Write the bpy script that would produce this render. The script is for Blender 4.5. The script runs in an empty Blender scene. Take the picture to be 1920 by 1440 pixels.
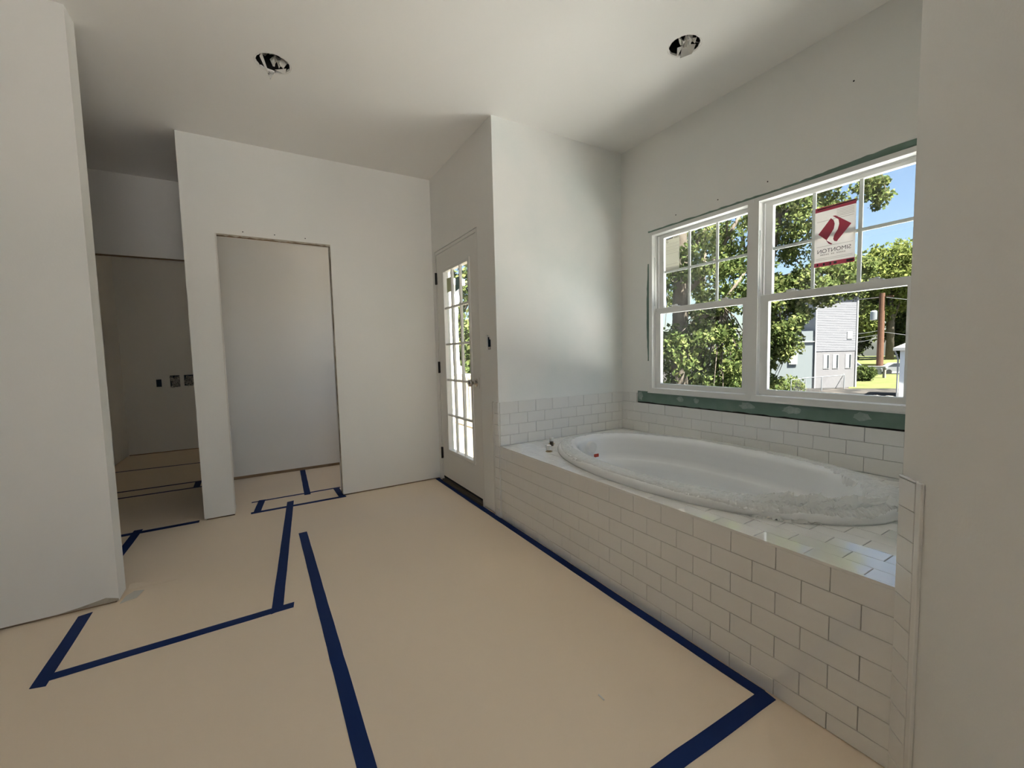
import bpy, math, random
import numpy as np
from mathutils import Vector, Matrix, noise
from mathutils.geometry import tessellate_polygon

SC = bpy.context.scene
COL = SC.collection

# ------------------------------------------------------------------ camera
F_PX, PITCH, ROLL, YAW, CAM_Z = 789.1052, -0.0707, -0.0244, 0.5373, 1.1581
fw = Vector((math.sin(YAW) * math.cos(PITCH), math.cos(YAW) * math.cos(PITCH), math.sin(PITCH)))
rt0 = Vector((math.cos(YAW), -math.sin(YAW), 0))
up0 = rt0.cross(fw)
rt = rt0 * math.cos(ROLL) + up0 * math.sin(ROLL)
up = up0 * math.cos(ROLL) - rt0 * math.sin(ROLL)
cam_data = bpy.data.cameras.new('camera')
cam_data.sensor_width = 36
cam_data.lens = 36 * F_PX / 1920
cam_data.clip_start = 0.02
cam_data.clip_end = 500
cam = bpy.data.objects.new('camera', cam_data)
m3 = Matrix((rt, up, -fw)).transposed()
cam.matrix_world = Matrix.Translation((0, 0, CAM_Z)) @ m3.to_4x4()
COL.objects.link(cam)
SC.camera = cam

# ------------------------------------------------------------------ sky, sun, exposure
SUN_EL, SUN_AZ = math.radians(64), math.radians(178)     # azimuth from +Y towards +X
w = bpy.data.worlds.new('world')
SC.world = w
w.use_nodes = True
nt = w.node_tree
bg = nt.nodes['Background']
sky = nt.nodes.new('ShaderNodeTexSky')
sky.sky_type = 'NISHITA'
sky.sun_disc = False
sky.sun_elevation = SUN_EL
sky.sun_rotation = SUN_AZ
sky.air_density = 1.0
sky.dust_density = 1.5
sky.ozone_density = 1.0
nt.links.new(sky.outputs[0], bg.inputs[0])
bg.inputs[1].default_value = 0.0375
sun_d = bpy.data.lights.new('sun', 'SUN')
sun_d.energy = 6.8
sun_d.angle = math.radians(0.6)
sun_d.color = (1.0, 0.95, 0.88)
sun = bpy.data.objects.new('sun', sun_d)
sd = Vector((math.sin(SUN_AZ) * math.cos(SUN_EL), math.cos(SUN_AZ) * math.cos(SUN_EL), math.sin(SUN_EL)))
sun.rotation_euler = sd.to_track_quat('Z', 'Y').to_euler()
sun.location = sd * 60
COL.objects.link(sun)
vs = SC.view_settings
vs.view_transform = 'Standard'
vs.look = 'None'
vs.gamma = 1.0
vs.use_curve_mapping = False
vs.exposure = 2.80
cy = SC.cycles
cy.use_denoising = True
cy.max_bounces = 14
cy.diffuse_bounces = 8
cy.adaptive_threshold = 0.02
cy.glossy_bounces = 4
cy.transparent_max_bounces = 16
cy.sample_clamp_indirect = 8

# ------------------------------------------------------------------ materials
MATS = {}
def mat(name, col, rough=0.6, spec=0.4, metal=0.0, var=None, scale=3.0, amount=0.5, bump=0.0, bscale=60.0,
        var2=None, scale2=0.6, trans=0.0, coord='Object', detail=4.0):
    m = bpy.data.materials.new(name)
    m.use_nodes = True
    n = m.node_tree
    b = n.nodes['Principled BSDF']
    b.inputs['Roughness'].default_value = rough
    b.inputs['Specular IOR Level'].default_value = spec
    b.inputs['Metallic'].default_value = metal
    b.inputs['Base Color'].default_value = (*col, 1)
    tc = n.nodes.new('ShaderNodeNewGeometry')
    last = None
    def layer(prev, c, sc, am):
        nz = n.nodes.new('ShaderNodeTexNoise')
        nz.inputs['Scale'].default_value = sc
        nz.inputs['Detail'].default_value = detail
        n.links.new(tc.outputs['Position'], nz.inputs['Vector'])
        mr = n.nodes.new('ShaderNodeMapRange')
        mr.inputs[1].default_value = 0.42
        mr.inputs[2].default_value = 0.68
        mr.inputs[4].default_value = am
        n.links.new(nz.outputs['Fac'], mr.inputs[0])
        mx = n.nodes.new('ShaderNodeMix')
        mx.data_type = 'RGBA'
        mx.inputs[7].default_value = (*c, 1)
        if prev is None:
            mx.inputs[6].default_value = (*col, 1)
        else:
            n.links.new(prev, mx.inputs[6])
        n.links.new(mr.outputs[0], mx.inputs[0])
        return mx.outputs[2]
    if var:
        last = layer(last, var, scale, amount)
    if var2:
        last = layer(last, var2, scale2, amount)
    if last:
        n.links.new(last, b.inputs['Base Color'])
    if bump:
        nz = n.nodes.new('ShaderNodeTexNoise')
        nz.inputs['Scale'].default_value = bscale
        nz.inputs['Detail'].default_value = 3
        n.links.new(tc.outputs['Position'], nz.inputs['Vector'])
        bp = n.nodes.new('ShaderNodeBump')
        bp.inputs['Strength'].default_value = bump
        bp.inputs['Distance'].default_value = 0.01
        n.links.new(nz.outputs['Fac'], bp.inputs['Height'])
        n.links.new(bp.outputs[0], b.inputs['Normal'])
    MATS[name] = m
    return m

def leaf_mat(name, c1, c2, c3, trans=0.4):
    m = bpy.data.materials.new(name)
    m.use_nodes = True
    n = m.node_tree
    n.nodes.remove(n.nodes['Principled BSDF'])
    out = n.nodes['Material Output']
    g = n.nodes.new('ShaderNodeNewGeometry')
    r = n.nodes.new('ShaderNodeValToRGB')
    r.color_ramp.elements[0].color = (*c1, 1)
    r.color_ramp.elements[1].color = (*c3, 1)
    e = r.color_ramp.elements.new(0.55)
    e.color = (*c2, 1)
    n.links.new(g.outputs['Random Per Island'], r.inputs[0])
    d = n.nodes.new('ShaderNodeBsdfDiffuse')
    t = n.nodes.new('ShaderNodeBsdfTranslucent')
    mx = n.nodes.new('ShaderNodeMixShader')
    mx.inputs[0].default_value = trans
    n.links.new(r.outputs[0], d.inputs[0])
    n.links.new(r.outputs[0], t.inputs[0])
    n.links.new(d.outputs[0], mx.inputs[1])
    n.links.new(t.outputs[0], mx.inputs[2])
    n.links.new(mx.outputs[0], out.inputs[0])
    MATS[name] = m
    return m

def glass_mat(name, tint=(0.96, 0.98, 0.97), refl=0.06):
    m = bpy.data.materials.new(name)
    m.use_nodes = True
    n = m.node_tree
    n.nodes.remove(n.nodes['Principled BSDF'])
    out = n.nodes['Material Output']
    t = n.nodes.new('ShaderNodeBsdfTransparent')
    t.inputs[0].default_value = (*tint, 1)
    g = n.nodes.new('ShaderNodeBsdfGlossy')
    g.inputs['Roughness'].default_value = 0.02
    mx = n.nodes.new('ShaderNodeMixShader')
    mx.inputs[0].default_value = refl
    n.links.new(t.outputs[0], mx.inputs[1])
    n.links.new(g.outputs[0], mx.inputs[2])
    n.links.new(mx.outputs[0], out.inputs[0])
    MATS[name] = m
    return m

def film_mat(name, clear=0.35, col=(0.86, 0.87, 0.84), rough=0.28, transl=0.3):
    m = bpy.data.materials.new(name)
    m.use_nodes = True
    n = m.node_tree
    b = n.nodes['Principled BSDF']
    b.inputs['Base Color'].default_value = (*col, 1)
    b.inputs['Roughness'].default_value = rough
    out = n.nodes['Material Output']
    t = n.nodes.new('ShaderNodeBsdfTransparent')
    tl = n.nodes.new('ShaderNodeBsdfTranslucent')
    tl.inputs[0].default_value = (*col, 1)
    m1 = n.nodes.new('ShaderNodeMixShader')
    m1.inputs[0].default_value = transl
    m2 = n.nodes.new('ShaderNodeMixShader')
    m2.inputs[0].default_value = clear
    n.links.new(b.outputs[0], m1.inputs[1])
    n.links.new(tl.outputs[0], m1.inputs[2])
    n.links.new(m1.outputs[0], m2.inputs[1])
    n.links.new(t.outputs[0], m2.inputs[2])
    n.links.new(m2.outputs[0], out.inputs[0])
    MATS[name] = m
    return m

mat('primer', (0.885, 0.875, 0.845), 0.55, 0.3, var=(0.82, 0.84, 0.82), scale=1.3, amount=0.45, bump=0.04, bscale=140)
mat('primer_green', (0.88, 0.875, 0.85), 0.5, 0.3, var=(0.72, 0.79, 0.775), scale=1.7, amount=0.6, bump=0.04, bscale=140)
mat('ceiling_paint', (0.89, 0.875, 0.845), 0.7, 0.2, bump=0.03, bscale=120)
mat('bounce_cut_grey', (0.15, 0.15, 0.15), 0.8, 0.2)  # dark grey for unseen walls, chosen to cut bounced light
mat('board', (0.92, 0.775, 0.60), 0.62, 0.3, var=(0.87, 0.74, 0.585), scale=0.9, amount=0.5, bump=0.03, bscale=30)
mat('wood_raw', (0.33, 0.24, 0.15), 0.8, 0.2, var=(0.20, 0.14, 0.09), scale=9, amount=0.7)
mat('drywall_core', (0.50, 0.46, 0.38), 0.9, 0.1, var=(0.35, 0.30, 0.23), scale=25, amount=0.7)
mat('tile', (0.86, 0.855, 0.83), 0.035, 0.85, bump=0.02, bscale=7)
MATS['tile'].node_tree.nodes['Principled BSDF'].inputs['Coat Weight'].default_value = 0.6
MATS['tile'].node_tree.nodes['Principled BSDF'].inputs['Coat Roughness'].default_value = 0.03
mat('grout', (0.60, 0.59, 0.56), 0.9, 0.1)
mat('acrylic', (0.85, 0.86, 0.86), 0.16, 0.5)
film_mat('film', 0.42, (0.90, 0.91, 0.89), 0.16, 0.2)
mat('vinyl', (0.84, 0.84, 0.82), 0.35, 0.4)
mat('door_paint', (0.80, 0.79, 0.755), 0.4, 0.4)
glass_mat('glass')
mat('green_board', (0.17, 0.26, 0.215), 0.8, 0.2, var=(0.22, 0.30, 0.26), scale=14, amount=0.6)
mat('compound', (0.30, 0.38, 0.345), 0.8, 0.2, var=(0.45, 0.50, 0.48), scale=45, amount=0.7)
mat('plaster', (0.62, 0.60, 0.54), 0.9, 0.1)
mat('dark_gap', (0.03, 0.028, 0.025), 0.9, 0.1)
mat('tape', (0.009, 0.028, 0.125), 0.6, 0.15, bump=0.05, bscale=400)
mat('black_metal', (0.012, 0.012, 0.012), 0.45, 0.4)
mat('nickel', (0.62, 0.58, 0.52), 0.25, 0.5, metal=1.0)
mat('brass', (0.45, 0.34, 0.18), 0.35, 0.5, metal=1.0)
mat('white_plastic', (0.82, 0.82, 0.80), 0.35, 0.4)
mat('red_label', (0.42, 0.05, 0.03), 0.6, 0.3)
mat('can_metal', (0.05, 0.05, 0.05), 0.4, 0.5, metal=0.7)
mat('paper', (0.74, 0.72, 0.68), 0.85, 0.1)
mat('news', (0.62, 0.61, 0.58), 0.85, 0.1, var=(0.05, 0.05, 0.05), scale=60, amount=0.9)
mat('box_blue', (0.02, 0.05, 0.09), 0.5, 0.3)
mat('bronze', (0.10, 0.075, 0.05), 0.5, 0.4)
# stickers
film_mat('card_white', 0.12, (0.80, 0.77, 0.74), 0.7, 0.45)
film_mat('card_cream', 0.20, (0.74, 0.72, 0.62), 0.7, 0.45)
film_mat('card_red', 0.10, (0.62, 0.12, 0.19), 0.7, 0.5)
film_mat('card_ink', 0.02, (0.06, 0.05, 0.06), 0.7, 0.1)
film_mat('card_grey', 0.10, (0.42, 0.39, 0.37), 0.7, 0.3)
film_mat('card_green', 0.10, (0.10, 0.22, 0.20), 0.7, 0.3)
film_mat('card_lime', 0.10, (0.45, 0.46, 0.25), 0.7, 0.3)
# outdoors
mat('grass', (0.085, 0.092, 0.034), 0.9, 0.1, var=(0.0572, 0.066, 0.01936), scale=0.9, amount=0.7)
mat('earth_shade', (0.01936, 0.01848, 0.0176), 0.95, 0.1, var=(0.066, 0.05808, 0.05104), scale=0.8, amount=0.9)  # shade put into the dark base, dapples into the lighter patches
mat('asphalt', (0.135, 0.135, 0.135), 0.9, 0.2)
mat('bark', (0.085, 0.07, 0.055), 0.9, 0.1, var=(0.14, 0.12, 0.10), scale=6, amount=0.7, bump=0.5, bscale=12)
mat('pole_wood', (0.1188, 0.06138, 0.03762), 0.85, 0.2, var=(0.08712, 0.04356, 0.02772), scale=4, amount=0.6)
mat('siding', (0.1936, 0.1936, 0.2068), 0.6, 0.3)
mat('block', (0.154, 0.1496, 0.154), 0.85, 0.2, var=(0.1276, 0.1232, 0.132), scale=6, amount=0.6)
mat('siding_shade', (0.16, 0.18, 0.185), 0.7, 0.3)  # darker copy of the siding with the shade in its colour
mat('trim_white', (0.3041, 0.3041, 0.2999), 0.5, 0.3)
mat('roof_grey', (0.16, 0.155, 0.15), 0.9, 0.1)
mat('dark_glass', (0.03, 0.035, 0.04), 0.12, 0.5)
mat('blind', (0.264, 0.264, 0.2728), 0.7, 0.2)
mat('galv', (0.312, 0.324, 0.336), 0.4, 0.5, metal=0.5)
mat('wire_dull', (0.12, 0.125, 0.13), 0.6, 0.3)
mat('car_white', (0.279, 0.2835, 0.2925), 0.25, 0.5)
mat('car_silver', (0.162, 0.1665, 0.1755), 0.3, 0.5)
mat('rubber', (0.02, 0.02, 0.02), 0.8, 0.2)
mat('cedar', (0.56, 0.47, 0.33), 0.7, 0.2, var=(0.45, 0.36, 0.25), scale=5, amount=0.5)
mat('white_paint', (0.78, 0.78, 0.77), 0.5, 0.3)
mat('bounce_white', (0.88, 0.88, 0.87), 0.8, 0.2)  # bright white for the added sunlight-bouncing slabs
mat('stone', (0.189, 0.171, 0.153), 0.9, 0.1, var=(0.126, 0.1125, 0.099), scale=3, amount=0.7)
leaf_mat('leaf_a', (0.0484, 0.0704, 0.02464), (0.1012, 0.1364, 0.044), (0.22, 0.242, 0.088))
leaf_mat('leaf_b', (0.0572, 0.08096, 0.02816), (0.1188, 0.154, 0.05104), (0.2464, 0.264, 0.0968))
leaf_mat('leaf_c', (0.0748, 0.0968, 0.02992), (0.1496, 0.1804, 0.05104), (0.264, 0.2816, 0.088))
leaf_mat('leaf_d', (0.0308, 0.044, 0.01584), (0.0528, 0.0748, 0.02464), (0.1144, 0.1364, 0.044))

# ------------------------------------------------------------------ mesh helpers
class MB:
    def __init__(s):
        s.v = []; s.f = []
    def add(s, vs_, fs):
        o = len(s.v)
        s.v += [tuple(q) for q in vs_]
        s.f += [tuple(i + o for i in f) for f in fs]
        return s
    def box(s, x0, x1, y0, y1, z0, z1):
        x0, x1 = sorted((x0, x1)); y0, y1 = sorted((y0, y1)); z0, z1 = sorted((z0, z1))
        return s.add([(x0, y0, z0), (x1, y0, z0), (x1, y1, z0), (x0, y1, z0),
                      (x0, y0, z1), (x1, y0, z1), (x1, y1, z1), (x0, y1, z1)],
                     [(3, 2, 1, 0), (4, 5, 6, 7), (0, 1, 5, 4), (1, 2, 6, 5), (2, 3, 7, 6), (3, 0, 4, 7)])
    def prism(s, poly, z0, z1):                     # vertical prism over a ccw polygon
        n = len(poly)
        vv = [(x, y, z0) for x, y in poly] + [(x, y, z1) for x, y in poly]
        ff = [tuple(range(n - 1, -1, -1)), tuple(range(n, 2 * n))]
        ff += [(i, (i + 1) % n, n + (i + 1) % n, n + i) for i in range(n)]
        return s.add(vv, ff)
    def sheet(s, loops, mp, th):                    # polygon with holes, extruded by th; mp(u, v, w) -> xyz
        flat = [q for l in loops for q in l]
        tri = tessellate_polygon([[Vector((q[0], q[1], 0)) for q in l] for l in loops])
        n = len(flat)
        vv = [mp(u, v, 0) for u, v in flat] + [mp(u, v, th) for u, v in flat]
        ff = [tuple(t) for t in tri] + [(t[2] + n, t[1] + n, t[0] + n) for t in tri]
        o = 0
        for l in loops:
            k = len(l)
            for i in range(k):
                a, b = o + i, o + (i + 1) % k
                ff.append((a, b, b + n, a + n))
            o += k
        return s.add(vv, ff)
    def tube(s, pts, r, seg=8, cap=True):
        pts = [Vector(q) for q in pts]
        rs = r if isinstance(r, (list, tuple)) else [r] * len(pts)
        rings = []
        for i, q in enumerate(pts):
            d = (pts[min(i + 1, len(pts) - 1)] - pts[max(i - 1, 0)]).normalized()
            a = Vector((0, 0, 1)) if abs(d.z) < 0.9 else Vector((1, 0, 0))
            u = d.cross(a).normalized(); v = d.cross(u)
            rings.append([q + u * (rs[i] * math.cos(2 * math.pi * k / seg)) + v * (rs[i] * math.sin(2 * math.pi * k / seg)) for k in range(seg)])
        vv = [q for rg in rings for q in rg]
        ff = []
        for i in range(len(pts) - 1):
            for k in range(seg):
                a, b = i * seg + k, i * seg + (k + 1) % seg
                ff.append((a, b, b + seg, a + seg))
        if cap:
            ff.append(tuple(range(seg - 1, -1, -1)))
            ff.append(tuple((len(pts) - 1) * seg + k for k in range(seg)))
        return s.add(vv, ff)
    def lathe(s, prof, c, axis='Z', seg=24):        # prof: (radius, height)
        c = Vector(c)
        def P(r, h, a):
            x, y = r * math.cos(a), r * math.sin(a)
            return c + (Vector((x, y, h)) if axis == 'Z' else Vector((h, x, y)) if axis == 'X' else Vector((y, h, x)))
        vv = [P(r, h, 2 * math.pi * k / seg) for r, h in prof for k in range(seg)]
        ff = []
        for i in range(len(prof) - 1):
            for k in range(seg):
                a, b = i * seg + k, i * seg + (k + 1) % seg
                ff.append((a, b, b + seg, a + seg))
        ff.append(tuple(range(seg - 1, -1, -1)))
        ff.append(tuple((len(prof) - 1) * seg + k for k in range(seg)))
        return s.add(vv, ff)
    def build(s, name, m, parent=None, smooth=False, flip=True):
        me = bpy.data.meshes.new(name)
        me.from_pydata(s.v, [], s.f)
        me.materials.append(MATS[m] if isinstance(m, str) else m)
        if flip:
            import bmesh
            bm = bmesh.new(); bm.from_mesh(me)
            bmesh.ops.recalc_face_normals(bm, faces=bm.faces)
            bm.to_mesh(me); bm.free()
        if smooth:
            me.polygons.foreach_set('use_smooth', [True] * len(me.polygons))
        me.update()
        o = bpy.data.objects.new(name, me)
        COL.objects.link(o)
        if parent is not None:
            attach(o, parent)
        return o

def world_loc(o):
    q = Vector(o.location)
    while o.parent is not None:
        o = o.parent
        q += Vector(o.location)
    return q

def attach(o, parent):
    o.parent = parent
    o.location = Vector(o.location) - world_loc(parent)

def tag(o, label=None, cat=None, group=None, kind=None):
    if label: o['label'] = label
    if cat: o['category'] = cat
    if group: o['group'] = group
    if kind: o['kind'] = kind
    return o

def thing(name, loc, label, cat, group=None, kind=None):
    o = bpy.data.objects.new(name, None)
    o.empty_display_size = 0.05
    o.location = loc
    COL.objects.link(o)
    return tag(o, label, cat, group, kind)

def struct(name, mb, m, label, cat='wall'):
    o = mb.build(name, m)
    return tag(o, label, cat, kind='structure')

def bevel(o, wdt, seg=2):
    md = o.modifiers.new('bevel', 'BEVEL')
    md.width = wdt; md.segments = seg; md.limit_method = 'ANGLE'
    return o

# ------------------------------------------------------------------ room dimensions (metres)
H = 2.743
XD, XW, XL = 1.4045, 2.590, -0.6537        # door wall / apron plane, window wall, end of the left wall
YT, YB, YL, YL2, YN = 2.5456, 3.7306, 2.684, 2.803, 0.4013
XBL, XO1, XO2, ZO = -0.413, -0.2258, 0.5402, 2.077
YC, ZC, YF, XF, YK = 4.774, 2.070, 6.934, -1.4747, 4.8525
ZL, ZT = 0.519, 0.825                       # tub deck height, wall tile top
G = 0.012                                   # gap under the wallboard

# ------------------------------------------------------------------ floor, ceiling, roof
fl = MB()
fl.box(-2.52, XD + 0.12, -2.52, 7.06, -0.10, 0.0)
fl.box(XD + 0.12, XW + 0.15, 0.28, YT + 0.12, -0.10, 0.0)
struct('floor', fl, 'board', 'bathroom floor covered in smooth tan protective board', 'floor')

def ring(cx, cy_, r, n, jag, seed):
    rnd = random.Random(seed)
    return [(cx + (r + rnd.uniform(-jag, jag)) * math.cos(2 * math.pi * k / n), cy_ + (r + rnd.uniform(-jag, jag)) * math.sin(2 * math.pi * k / n)) for k in range(n)]

CANS = [(0.150, 2.675, 0.082), (1.997, 1.507, 0.078)]
hol = [ring(cx, cy_, r, 40, 0.003, 5 + i) for i, (cx, cy_, r) in enumerate(CANS)]
ce = MB()
outer = [(-2.52, -2.52), (1.03, -2.52), (1.03, 0.28), (XW + 0.15, 0.28), (XW + 0.15, YT + 0.12), (XD + 0.12, YT + 0.12), (XD + 0.12, 7.06), (-2.52, 7.06)]
ce.sheet([outer] + [list(reversed(h)) for h in hol], lambda u, v, q: (u, v, H + q), 0.013)
ceiling = struct('ceiling', ce, 'ceiling_paint', 'smooth white painted ceiling with two recessed light holes', 'ceiling')
rf = MB()
rf.box(-3.1, 3.40, -4.25, 2.72, 3.05, 3.2)  # rear and window-side overhangs stretched to block the sun
rf.box(-3.1, 1.6, 2.72, 7.6, 3.05, 3.2)
rf.prism([(-3.1, -4.25), (3.40, -4.25), (3.40, 2.72), (-3.1, 2.72)], 3.2, 3.22)
struct('roof', rf, 'roof_grey', 'roof slab above the bathroom ceiling, unseen overhangs sized to block sun', 'roof')

# ------------------------------------------------------------------ walls
def wall(name, poly, label, m='primer', plate=True, z0=G, z1=H):
    o = struct(name, MB().prism(poly, z0, z1), m, label)
    if plate:
        c = Vector((sum(q[0] for q in poly) / len(poly), sum(q[1] for q in poly) / len(poly)))
        pl = []
        for q in poly:
            v = Vector(q) - c
            pl.append((c.x + math.copysign(max(abs(v.x) - 0.013, 0.001), v.x), c.y + math.copysign(max(abs(v.y) - 0.013, 0.001), v.y)))
        MB().prism(pl, 0.0, z0 + 0.006).build('sole_plate', 'wood_raw', o)
    return o

def rect(x0, x1, y0, y1):
    return [(x0, y0), (x1, y0), (x1, y1), (x0, y1)]

wall_left = wall('wall_left', rect(-2.40, XL, YL, YL2), 'short white partition wall at the left with a bright free end')
wall('wall_rear_left', rect(-2.52, -2.40, -2.40, 7.06), 'grey wall behind the camera on the left, darkened to cut bounce', 'bounce_cut_grey', plate=False)
wall('wall_passage_right', rect(XBL, XBL + 0.113, YB + 0.12, YC), 'side wall between passage and closet', 'bounce_cut_grey')
wall('wall_closet_back', rect(XBL + 0.113, XD, YK, YK + 0.10), 'plain grey-white back wall of the closet', z0=0.03)
cr = MB()  # both unseen openings added to bring daylight into closet and far room
cr.sheet([[(YB, 0), (YB, H), (7.06, H), (7.06, 0)], [(3.96, 0.90), (4.78, 0.90), (4.78, 1.98), (3.96, 1.98)], [(5.6, 1.0), (6.3, 1.0), (6.3, 1.6), (5.6, 1.6)]],
         lambda u, v, q: (XD + q, u, v), 0.12)
struct('wall_closet_right', cr, 'primer', 'white outer wall beyond the closet with unseen window openings added for daylight')
wall('wall_far_left', rect(XF - 0.12, XF, YC + 0.12, YF), 'white left wall of the dark far room')
wall('wall_passage_left', rect(-1.72, -1.60, YL2, YC), 'left wall of the dark passage, darkened to cut bounce', 'bounce_cut_grey', plate=False)

# back wall with the closet opening: two wallboard sheets over studs
op = [(XBL, G), (XO1, G), (XO1, ZO), (XO2, ZO), (XO2, G), (XD, G), (XD, H), (XBL, H)]
bw = MB()
bw.sheet([op], lambda u, v, q: (u, YB + q, v), 0.013)
bw.sheet([op], lambda u, v, q: (u, YB + 0.107 + q, v), 0.013)
bw.box(XBL, XBL + 0.006, YB + 0.013, YB + 0.107, G, H)
wall_back = struct('wall_back', bw, 'primer', 'white primed back wall with an untrimmed closet opening')
e = 0.005
st = MB().box(XO1 - 0.09, XO1 - e, YB + 0.013, YB + 0.107, 0, H - 0.01).build('jamb_stud', 'wood_raw', wall_back)
st = MB().box(XO2 + e, XO2 + 0.09, YB + 0.013, YB + 0.107, 0, H - 0.01).build('jamb_stud', 'wood_raw', wall_back)
st = MB().box(XO1 - e, XO2 + e, YB + 0.013, YB + 0.107, ZO + e, ZO + 0.15).build('header_stud', 'wood_raw', wall_back)
MB().box(XBL + 0.013, XO1 - 0.002, YB + 0.013, YB + 0.107, 0, 0.03).build('sole_plate', 'wood_raw', wall_back)
MB().box(XO2 + 0.002, XD - 0.002, YB + 0.013, YB + 0.107, 0, 0.03).build('sole_plate', 'wood_raw', wall_back)
for x_, z_ in ((-0.055, 2.105), (0.150, 2.108), (0.360, 2.106)):
    MB().lathe([(0.004, 0.0), (0.004, -0.0006), (0.001, -0.0008)], (x_, YB, z_), 'Y', 8).build('screw_head', 'dark_gap', wall_back)
# ragged wallboard paper along the left and top edges of the closet opening
rg = random.Random(3)
def ragged(a, b, wd, fixed, n, seed):
    r_ = random.Random(seed)
    top = [(a + (b - a) * i / n, wd * r_.uniform(0.35, 1.0)) for i in range(n + 1)]
    return top
mbp = MB()
pts = ragged(0.02, ZO, 0.010, 0, 40, 8)
poly = [(XO1 - 0.001, z) for z, _ in pts] + [(XO1 + wv, z) for z, wv in reversed(pts)]
mbp.sheet([poly], lambda u, v, q: (u, YB - 0.003 + q, v), 0.010)
mbp.build('paper_edge', 'paper', wall_back)
mbp = MB()
pts = ragged(XO1, XO2, 0.016, 0, 36, 9)
poly = [(x, ZO + 0.001) for x, _ in pts] + [(x, ZO - wv) for x, wv in reversed(pts)]
mbp.sheet([poly], lambda u, v, q: (u, YB + 0.001 + q, v), 0.011)
mbp.build('board_edge', 'drywall_core', wall_back)
mbp = MB()
pts = ragged(0.02, ZO, 0.009, 0, 40, 10)
poly = [(XO2 + 0.001, z) for z, _ in pts] + [(XO2 - wv, z) for z, wv in reversed(pts)]
mbp.sheet([poly], lambda u, v, q: (u, YB + 0.002 + q, v), 0.010)
mbp.build('board_edge', 'drywall_core', wall_back)

# header wall of the far doorway
hw = [(-1.60, G), (-1.32, G), (-1.32, ZC), (-0.49, ZC), (-0.49, G), (XBL + 0.11, G), (XBL + 0.11, H), (-1.60, H)]
hb = MB()
hb.sheet([hw], lambda u, v, q: (u, YC + q, v), 0.013)
hb.sheet([hw], lambda u, v, q: (u, YC + 0.107 + q, v), 0.013)
wh = struct('wall_passage_end', hb, 'primer', 'white wall above the doorway at the end of the dark passage')
MB().box(-1.40, -0.42, YC + 0.013, YC + 0.107, ZC + 0.004, ZC + 0.15).build('header_stud', 'wood_raw', wh)
MB().box(-0.485, -0.42, YC + 0.013, YC + 0.107, 0, ZC).build('jamb_stud', 'wood_raw', wh)
MB().box(-1.40, -1.325, YC + 0.013, YC + 0.107, 0, ZC).build('jamb_stud', 'wood_raw', wh)

# far room back wall with three outlet box holes
BOXES = [(-1.154, -1.099, 0.850, 0.945), (-1.013, -0.912, 0.838, 0.990), (-0.868, -0.760, 0.850, 0.992)]
fb = MB()
fb.sheet([[(XF, G), (XD, G), (XD, H), (XF, H)]] + [[(a, c), (a, d), (b, d), (b, c)] for a, b, c, d in BOXES], lambda u, v, q: (u, YF + q, v), 0.013)
fb.box(XF - 0.1, XD + 0.1, YF + 0.10, YF + 0.115, 0, H)
wall_far = struct('wall_far_back', fb, 'primer', 'back wall of the dark far room with outlet boxes')
MB().box(XF, XD, YF + 0.013, YF + 0.05, 0, 0.04).build('sole_plate', 'wood_raw', wall_far)

# door wall (apron plane), mitred into the alcove end wall
DY0, DY1, DZ1 = 2.806, 3.672, 2.088
SWH = [(2.638, 1.196), (2.638, 1.262), (2.645, 1.288), (2.656, 1.266), (2.664, 1.300), (2.680, 1.284), (2.690, 1.303), (2.704, 1.296), (2.706, 1.196)]
dw = MB()
dwl = [(YT, G), (YT, H), (YB, H), (YB, G), (DY1, G), (DY1, DZ1), (DY0, DZ1), (DY0, G)]
dw.sheet([dwl, SWH], lambda u, v, q: (XD + q, u + (q if u == YT else 0), v), 0.12)
wall_door = struct('wall_door', dw, 'primer', 'white wall around the glazed exterior door')
MB().box(XD + 0.013, XD + 0.10, YT + 0.03, DY0 - 0.01, 0, 0.03).build('sole_plate', 'wood_raw', wall_door)

we = struct('wall_alcove_end', MB().prism([(XD, YT), (XW + 0.15, YT), (XW + 0.15, YT + 0.12), (XD + 0.12, YT + 0.12)], 0, H), 'primer_green',
            'white and pale green primed end wall of the tub alcove')

# window wall
WY0, WY1, WZ0, WZ1 = 0.672, 2.258, 0.835, 2.055
ww = MB()
ww.sheet([[(YN, 0), (YN, H), (YT, H), (YT, 0)], [(WY0, WZ0), (WY1, WZ0), (WY1, WZ1), (WY0, WZ1)]], lambda u, v, q: (XW + q, u, v), 0.15)
wall_window = struct('wall_window', ww, 'primer', 'white window wall of the tub alcove with unfinished green board')

# angled wing wall and the rest of the shell behind the camera
R2 = math.sqrt(0.5)
P1 = (XD - 0.50, YN - 0.50)
wall_wing = wall('wall_wing', [(XD, YN), P1, (P1[0] + 0.17, P1[1]), (XD + 0.05, YN - 0.12)], 'dim white angled wall at the right edge beside the tub', plate=False)
wall('wall_alcove_near', [(XD, YN), (XD + 0.05, YN - 0.12), (XW + 0.15, YN - 0.12), (XW + 0.15, YN)], 'white near end wall of the tub alcove', plate=False, z0=0)
rr_ = MB()
RRIGHT = [(-2.15, 0.85), (-1.75, 0.85), (-1.75, 1.25), (-2.15, 1.25)]  # small unseen opening, added for daylight from the side
rr_.sheet([[(-2.40, 0), (-2.40, H), (P1[1], H), (P1[1], 0)], RRIGHT], lambda u, v, q: (P1[0] + q, u, v), 0.12)
struct('wall_rear_right', rr_, 'bounce_cut_grey', 'dark grey wall behind the camera with a small opening added for daylight')
rw = MB()
REAR = [(-0.45, 0.02), (0.80, 0.02), (0.80, 2.50), (-0.45, 2.50)]  # unseen opening, added to let fill daylight in from behind
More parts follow.
